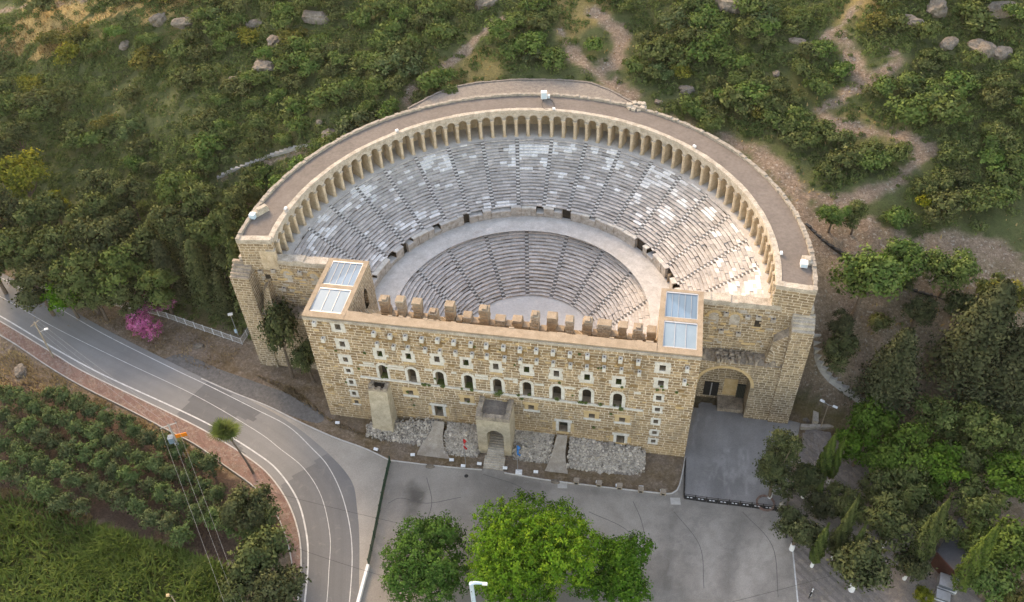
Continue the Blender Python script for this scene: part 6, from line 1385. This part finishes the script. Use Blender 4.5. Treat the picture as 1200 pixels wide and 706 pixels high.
o = bpy.data.objects.new('boulder', RM[3]); COL.objects.link(o); o.location = at(504, 547, ZR); o.scale = (.6, .45, .35); tag(o, 'flat pale stone block on the kerb below the left dirt ramp', 'rock')
# manhole
p = at(546.5, 558, ZR+.012); mb = MB(); mb.poly([(.35*cos(q*pi/8), .35*sin(q*pi/8), .0) for q in range(16)]); o = mb.build('manhole_cover', M['metal_dark']); o.location = p; tag(o, 'round dark manhole cover in the plaza below the red flag', 'manhole')
# fences
def fence(name, P, h, lb, mat, bars=.14, pmat=None, step=2.4, rails=(.12, .92), post=.05):
    P = np.array(P); r_ = empty(name, tuple(P[0])); tag(r_, lb, 'fence'); n = int(np.linalg.norm(np.diff(P, axis=0), axis=1).sum()/step)+1; Q = resample(P, n+1)-P[0]
    for q in Q:
        mb = MB(); mb.rbox((q[0], q[1]), post, post, q[2]-.3, q[2]+h+.08, .3); mb.build('fence_post', M[pmat or mat], r_)
    for a, b in zip(Q[:-1], Q[1:]):
        mb = MB(); L = np.linalg.norm((b-a)[:2])
        for f in rails: mb.tube([tuple(a+np.array([0, 0, h*f])), tuple(b+np.array([0, 0, h*f]))], .035, 4)
        k = int(L/bars)
        for i in range(1, k): p = a+(b-a)*i/k; mb.tube([tuple(p+np.array([0, 0, h*rails[0]])), tuple(p+np.array([0, 0, h*.96]))], .022, 4, cap=False)
        mb.build('fence_panel', M[mat], r_)
    return r_
fence('metal_fence', [at(u, v, terr(*at(u, v, GZ)[:2])) for u, v in [(20, 327), (50, 339), (80, 346), (105, 350.5), (130, 358), (165, 365), (195, 373), (235, 387), (284, 404)]], 1.8, 'light grey metal bar fence along the wood above the road', 'metal_white', .22)
fence('metal_fence', [at(284, 404, GZ), at(292, 392, GZ), at(301, 377, GZ)], 1.8, 'short light grey fence running back to the theatre corner', 'metal_white', .22)
fence('wire_fence', [at(457.5, 542, ZR), at(449, 580, ZR), at(441, 622, ZR), at(432.5, 662, ZR)], 1.7, 'dark green mesh fence between the plaza and the road apron', 'green_paint', .10, None, 2.6, (.04, .35, .65, .97), .09)
W = resample([at(432, 664, ZR), at(427, 682, ZR), at(419, 712, ZR), at(410, 760, ZR)], 12); mb = MB()
for a, b in zip(W[:-1], W[1:]): mb.rbox(((a+b)/2)[:2]-W[0][:2], np.linalg.norm(b-a)/2*.98, .22, -.2, .75, math.atan2(b[1]-a[1], b[0]-a[0]))
o = mb.build('low_wall', M['metal_white']); o.location = W[0]; tag(o, 'low whitewashed wall continuing the green fence at the bottom edge', 'wall')
BAR = [at(803, 541, ZR), at(801.5, 583, ZR), at(835, 588, ZR), at(870, 592, ZR), at(920.5, 598.5, ZR), at(921.5, 631, ZR)]
r_ = empty('barrier', tuple(BAR[0])); tag(r_, 'low black barrier railing round the bluish court', 'barrier'); Q = np.vstack([resample(BAR[:2], 5)[:-1], resample(BAR[1:5], 10), resample(BAR[4:], 4)[1:]])-BAR[0]
for a, b in zip(Q[:-1], Q[1:]):
    front_ = abs(b[0]-a[0]) > abs(b[1]-a[1]); mb = MB(); w = .32 if front_ else .12; c = (a+b)/2; rz = math.atan2(b[1]-a[1], b[0]-a[0]); L = np.linalg.norm(b-a)/2
    mb.rbox(c, L*.97, w, 0, .16, rz); mb.tube([tuple(a+np.array([0, 0, .95])), tuple(b+np.array([0, 0, .95]))], .045, 6); mb.tube([tuple(a+np.array([0, 0, .5])), tuple(b+np.array([0, 0, .5]))], .03, 6); mb.build('barrier_panel', M['metal_dark'], r_)
    mb = MB(); mb.rbox(a, .07, .07, 0, 1.05, rz); mb.build('barrier_post', M['metal_dark'], r_)
    if front_:
        mb = MB()
        for s_ in (-.3, .3): mb.rbox((c[0]+s_*L, c[1]), .16, .07, .165, .2, rz)
        mb.build('white_marking', M['metal_white'], r_)
b = at(915.5, 594, ZR); mb = MB(); mb.tube([(0, 0, 0), (0, 0, .9), (0, 0, 1.05)], [.38, .42, .3], 12); o = mb.build('round_planter', M['cornice']); o.location = b; tag(o, 'round cream pot behind the right end of the black barrier', 'pot')
b = at(897, 590, ZR); mb = MB()
for k in range(12): a = 2*pi*k/12; mb.rbox((1.35*cos(a), 1.35*sin(a)), .16, .36, -.05, .18, a)
o = mb.build('tree_ring', M['redbrown'] if False else M['tiles']); o.location = b; tag(o, 'circle of brown edging stones round the lone ragged tree', 'tree ring')
# white trunk posts on the paving: whitewashed trunks belong to their trees; scooter beside one
b = at(950, 697, ZR); r_ = empty('scooter', tuple(b), 1.1); tag(r_, 'black and white scooter parked on the paving beside a whitewashed trunk', 'scooter')
for x in (-.6, .6):
    mb = MB(); mb.tube([(x+.25*cos(q*pi/6), 0, .27+.25*sin(q*pi/6)) for q in range(13)], .07, 6, cap=False); mb.build('wheel', M['metal_dark'], r_)
mb = MB(); mb.tube([(-.62, 0, .62), (-.3, 0, .68), (.05, 0, .42), (.35, 0, .42), (.52, 0, .8), (.55, 0, .98)], [.17, .18, .12, .1, .14, .08], 8); mb.build('body', M['cloth_white'], r_); mb = MB(); mb.tube([(-.7, 0, .84), (-.1, 0, .86)], [.14, .16], 8); mb.build('seat', M['metal_dark'], r_); mb = MB(); mb.tube([(.52, -.32, 1.05), (.5, 0, 1.0), (.52, .32, 1.05)], .03, 6); mb.build('handlebar', M['metal_dark'], r_)
# grey metal boxes and the dark roofed building at lower right
for (u, v), (hx, hy, hz), lb, rz in (((1108, 688), (1.25, 1.0, 1.6), 'larger grey metal kiosk box with an open front beside the paving', .75), ((1103, 702), (.95, .7, 1.0), 'smaller grey metal box in front of the larger kiosk box', .75)):
    p = at(u, v, ZR); mb = MB(); r_ = empty('metal_box', tuple(p), rz-1.0); tag(r_, lb, 'box')
    mb.box(-hx, -hy+.1, 0, -hx+.08, hy, hz); mb.box(hx-.08, -hy+.1, 0, hx, hy, hz); mb.box(-hx+.08, hy-.08, 0, hx-.08, hy, hz); mb.box(-hx, -hy, hz, hx, hy+.05, hz+.12); mb.box(-hx+.08, -hy+.1, 0, hx-.08, hy-.08, .1); mb.build('casing', M['metal'], r_)
    mb = MB(); mb.box(-hx+.15, -hy+.25, .102, hx-.15, -hy+.3, hz-.1); mb.build('panel', M['lampglass'], r_); mb = MB(); mb.box(-hx-.05, -hy-.05, hz*.45, hx+.05, -hy+.09, hz*.52); mb.build('frame_bar', M['metal_white'], r_)
c4 = [at(u, v, .2) for u, v in [(1097, 647), (1117, 669), (1155, 640), (1125, 605)]]; c4 = [np.array(p) for p in c4]
r_ = empty('flat_roofed_building', (c4[0][0], c4[0][1], GZ)); tag(r_, 'small building with a flat dark grey roof half hidden by cypresses', 'building'); o3 = np.array([c4[0][0], c4[0][1], GZ]); ctr = sum(c4)/4
mb = MB(); mb.poly([tuple(p-o3) for p in c4]); n4 = [p-o3-np.array([0, 0, .25]) for p in c4]
for i in range(4): a, b = c4[i]-o3, c4[(i+1) % 4]-o3; mb.quad(tuple(a), tuple(b), tuple(b-np.array([0, 0, .3])), tuple(a-np.array([0, 0, .3])))
o = mb.build('roof', M['roof_dark'], r_); fixup(o); mb = MB()
for i in range(4):
    a, b = ((c4[i]-ctr)*.93+ctr)-o3, ((c4[(i+1) % 4]-ctr)*.93+ctr)-o3; a[2] = b[2] = 3.5; mb.quad((a[0], a[1], 0), (b[0], b[1], 0), tuple(b), tuple(a))
mb.build('wall', M['redbrown'], r_)
a, b = c4[0]-o3, c4[1]-o3; m1 = (a+b)/2; mb = MB(); mb.rbox(m1, np.linalg.norm((b-a)[:2])/2, .08, 3.4, 3.9, math.atan2(b[1]-a[1], b[0]-a[0])); mb.build('fascia', M['redbrown'], r_)
# stepped paving in the corner, retaining walls, concrete path, drain channels
st = [at(u, v, GZ) for u, v in [(940, 508), (972, 510), (980, 548), (948, 560)]]; mb = MB(); c0 = st[0]; ex = st[1]-st[0]; ey = st[3]-st[0]
for k in range(5):
    f = k*.12; P = [c0+ex*f*1.0+ey*.0, c0+ex*(1-0*f), c0+ex*1.0+ey*(1-f), c0+ex*f+ey*(1-f)]
    z0, z1 = GZ+.17*k-(.3 if k == 0 else 0), GZ+.17*(k+1); V = [(*(p-c0)[:2], z0-GZ) for p in P]+[(*(p-c0)[:2], z1-GZ) for p in P]; mb.add(V, [tuple(reversed(f_)) for f_ in MB.BF] if np.cross(ex[:2], ey[:2]) < 0 else MB.BF)
o = mb.build('stepped_paving', M['pavers']); o.location = c0; tag(o, 'square stepped stone paving between the court and the dark trees', 'steps')
def wall_along(name, pts, w, h, mat, lb, cat='wall'):
    P = np.array(pts); Q = resample(P, max(3, int(np.linalg.norm(np.diff(P, axis=0), axis=1).sum()/1.1)))-P[0]; mb = MB()
    for a, b in zip(Q[:-1], Q[1:]): c = (a+b)/2; mb.rbox(c, np.linalg.norm((b-a)[:2])/2*1.03, w, min(a[2], b[2])-1.2, c[2]+h+random.uniform(-.04, .04), math.atan2(b[1]-a[1], b[0]-a[0]))
    o = mb.build(name, M[mat]); o.location = P[0]; tag(o, lb, cat); return o
wall_along('concrete_path', [on(u, v) for u, v in [(957, 388), (958, 410), (962, 424), (974, 440), (990, 452), (1003, 462), (1016, 470)]], .62, .12, 'concrete', 'pale curving concrete path descending the slope right of the theatre', 'path')
wall_along('retaining_wall', [at(955, 432, GZ+2), at(954, 470, GZ+.5), at(954, 500, GZ)], .45, 1.6, 'podium', 'pale stone retaining wall right of the theatre corner')
wall_along('retaining_wall', [at(938, 502, GZ), at(955, 503, GZ), at(975, 502, GZ)], .35, .8, 'podium', 'short pale wall behind the stepped paving')
for i, (u, v) in enumerate([(943, 452), (943, 462), (944, 474), (945, 483), (946, 492)]):
    p = at(u, v, GZ); o = bpy.data.objects.new('stone_block', RM[(i+1) % 6]); COL.objects.link(o); o.location = p+np.array([0, 0, .25]); o.scale = (.65, .8, .5); o.rotation_euler = (0, 0, i); tag(o, 'squared stone block lying in the passage right of the theatre, %s from the plaza' % ORD[4-i], 'stone block', 'stone blocks in the passage')
wall_along('stone_drain', [on(u, v) for u, v in [(255, 209), (275, 199), (297, 191), (320, 182), (345, 174), (372, 170)]], .4, .35, 'concrete', 'pale stone edged drain running from the left parapet into the wood', 'drain')
wall_along('water_pipe', [on(u, v) for u, v in [(944, 262), (958, 277), (975, 290), (992, 300)]], .28, .25, 'metal_dark', 'dark pipe channel running from the right parapet to the big round tree', 'pipe')
wall_along('water_pipe', [on(u, v) for u, v in [(1050, 332), (1072, 341), (1090, 346), (1110, 352)]], .2, .2, 'metal_dark', 'dark pipe channel emerging right of the olive green trees', 'pipe')
mb = MB(); p0 = on(958, 340)
for k in range(9): mb.box(-.9, -k*.62, -.5-.35*k, .9, -k*.62+.6, .3-.3*k)
o = mb.build('stone_steps', M['cornice']); o.location = p0+np.array([-1.0, 2, 0]); tag(o, 'narrow stone steps outside the right end of the gallery roof', 'steps')
# boxes and lamps on the gallery roof
def roofbox(px, s, mat, name, lb, z=ZROOF, cat='box'):
    p = at(*px, z); r_ = empty(name, tuple(p), random.uniform(-.2, .2)); tag(r_, lb, cat); mb = MB(); mb.box(-s[0], -s[1], .12, s[0], s[1], s[2]); mb.build('casing', M[mat], r_)
    mb = MB(); mb.box(-s[0]*.8, -s[1]-.02, .25, s[0]*.8, -s[1]-.003, s[2]*.85); mb.build('door', M['pale_blue'], r_); mb = MB(); mb.box(-s[0]*.9, -s[1]*.7, -.02, -s[0]*.6, s[1]*.7, .12); mb.box(s[0]*.6, -s[1]*.7, -.02, s[0]*.9, s[1]*.7, .12); mb.build('foot', M['metal_dark'], r_)
roofbox((637.5, 116), (.62, .4, 1.7), 'metal_white', 'electric_cabinet', 'white electric cabinet standing at the back of the gallery roof', cat='cabinet'); roofbox((643, 115.5), (.25, .25, .8), 'metal_white', 'electric_cabinet', 'small white cabinet beside the larger one on the gallery roof', cat='cabinet')
roofbox((297, 256), (.5, .45, 1.0), 'pale_blue', 'electric_cabinet', 'pale blue cabinet at the left end of the gallery roof', cat='cabinet'); roofbox((941.5, 312), (.55, .6, .9), 'metal_white', 'electric_cabinet', 'whitish box beside the stone block at the right end of the gallery roof', cat='cabinet')
for (u, v), lb in (((649, 129), 'small white floodlight on the inner edge of the roof below the cabinet'), ((465, 154.5), 'small white floodlight on the left part of the gallery roof'), ((334.5, 246), 'small white floodlight near the left end of the gallery roof'), ((814, 173), 'small white floodlight on the right part of the gallery roof'), ((916, 298.5), 'small white floodlight near the right end of the gallery roof')):
    p = at(u, v, ZROOF); r_ = empty('roof_floodlight', tuple(p), math.atan2(-p[1], -p[0])); tag(r_, lb, 'floodlight', 'floodlights on the gallery roof')
    mb = MB(); mb.rbox((.1, 0), .22, .34, .2, .55, 0, 0, None, None, .8); mb.build('housing', M['metal_white'], r_); mb = MB(); mb.tube([(0, 0, -.02), (0, 0, .25)], .06, 6); mb.build('stand', M['metal_dark'], r_)
mb = MB(); cp = [at(u, v, ZROOF+.05) for u, v in [(637, 117), (635, 122), (637, 127), (643, 129)]]; P = catmull(cp, 4)-cp[0]; mb.tube([tuple(p) for p in P], .04, 4); o = mb.build('power_cord', M['metal_dark']); o.location = cp[0]; tag(o, 'loose black cord from the white cabinet across the gallery roof, left loop', 'cord')
mb = MB(); cp = [at(u, v, ZROOF+.05) for u, v in [(645, 117), (649, 121), (649.5, 127)]]; P = catmull(cp, 4)-cp[0]; mb.tube([tuple(p) for p in P], .04, 4); o = mb.build('power_cord', M['metal_dark']); o.location = cp[0]; tag(o, 'loose black cord from the small cabinet to the floodlight, right loop', 'cord')
mb = MB(); p = at(945, 307, ZROOF); mb.box(-.7, -.9, 0, .7, .9, .55); mb.box(-.3, -.6, .55, .5, .4, .9); o = mb.build('stone_block', M['cornice']); o.location = p; tag(o, 'cream stone block on the right end of the gallery roof', 'stone block')
mb = MB(); p = at(306, 250, ZROOF); mb.rbox((0, 0), 1.4, .5, 0, .9, .95); mb.rbox((.2, .3), .9, .4, .9, 1.2, .95); o = mb.build('stone_block', M['cornice']); o.location = p; tag(o, 'cream stone stump on the left end of the gallery roof', 'stone block')
del TH['_world']
# ================================================================== daylight
SUN_EL, SUN_AZ = R_(30), R_(-40)        # the low sun stands behind the theatre, to the left
w = bpy.data.worlds.new('World'); S.world = w; w.use_nodes = True; nt = w.node_tree; nt.nodes.clear()
sk = nt.nodes.new('ShaderNodeTexSky'); sk.sky_type = 'NISHITA'; sk.sun_disc = False; sk.sun_elevation = SUN_EL; sk.sun_rotation = SUN_AZ; sk.air_density = 1.0; sk.dust_density = 1.0; sk.ozone_density = .3
bg = nt.nodes.new('ShaderNodeBackground'); bg.inputs[1].default_value = .15; ow = nt.nodes.new('ShaderNodeOutputWorld')
nt.links.new(sk.outputs[0], bg.inputs[0]); nt.links.new(bg.outputs[0], ow.inputs[0])
ld = bpy.data.lights.new('sun', 'SUN'); ld.energy = .75; ld.angle = R_(16); ld.color = (1.0, .90, .72); so = bpy.data.objects.new('sun', ld); COL.objects.link(so)
dv = Vector((sin(SUN_AZ)*cos(SUN_EL), cos(SUN_AZ)*cos(SUN_EL), sin(SUN_EL))); so.rotation_euler = dv.to_track_quat('Z', 'Y').to_euler()
m_, nt_, out_ = newmat('thin evening haze'); vol = nt_.nodes.new('ShaderNodeVolumePrincipled'); vol.inputs['Color'].default_value = (.97, .93, .86, 1); vol.inputs['Density'].default_value = .00004; vol.inputs['Anisotropy'].default_value = .3
nt_.links.new(vol.outputs[0], out_.inputs['Volume']); mb = MB(); mb.box(-535, -315, GZ-6, 495, 535, 135); hz = mb.build('haze', m_); tag(hz, kind='stuff')
S.view_settings.view_transform = 'Standard'; S.view_settings.look = 'None'; S.view_settings.exposure = 2.1; S.view_settings.gamma = 1
S.view_settings.use_white_balance = True; S.view_settings.white_balance_temperature = 9600; S.view_settings.white_balance_tint = 17
S.render.engine = 'CYCLES'; S.cycles.use_denoising = True; S.cycles.denoising_prefilter = 'ACCURATE'; S.cycles.max_bounces = 6; S.cycles.transparent_max_bounces = 8
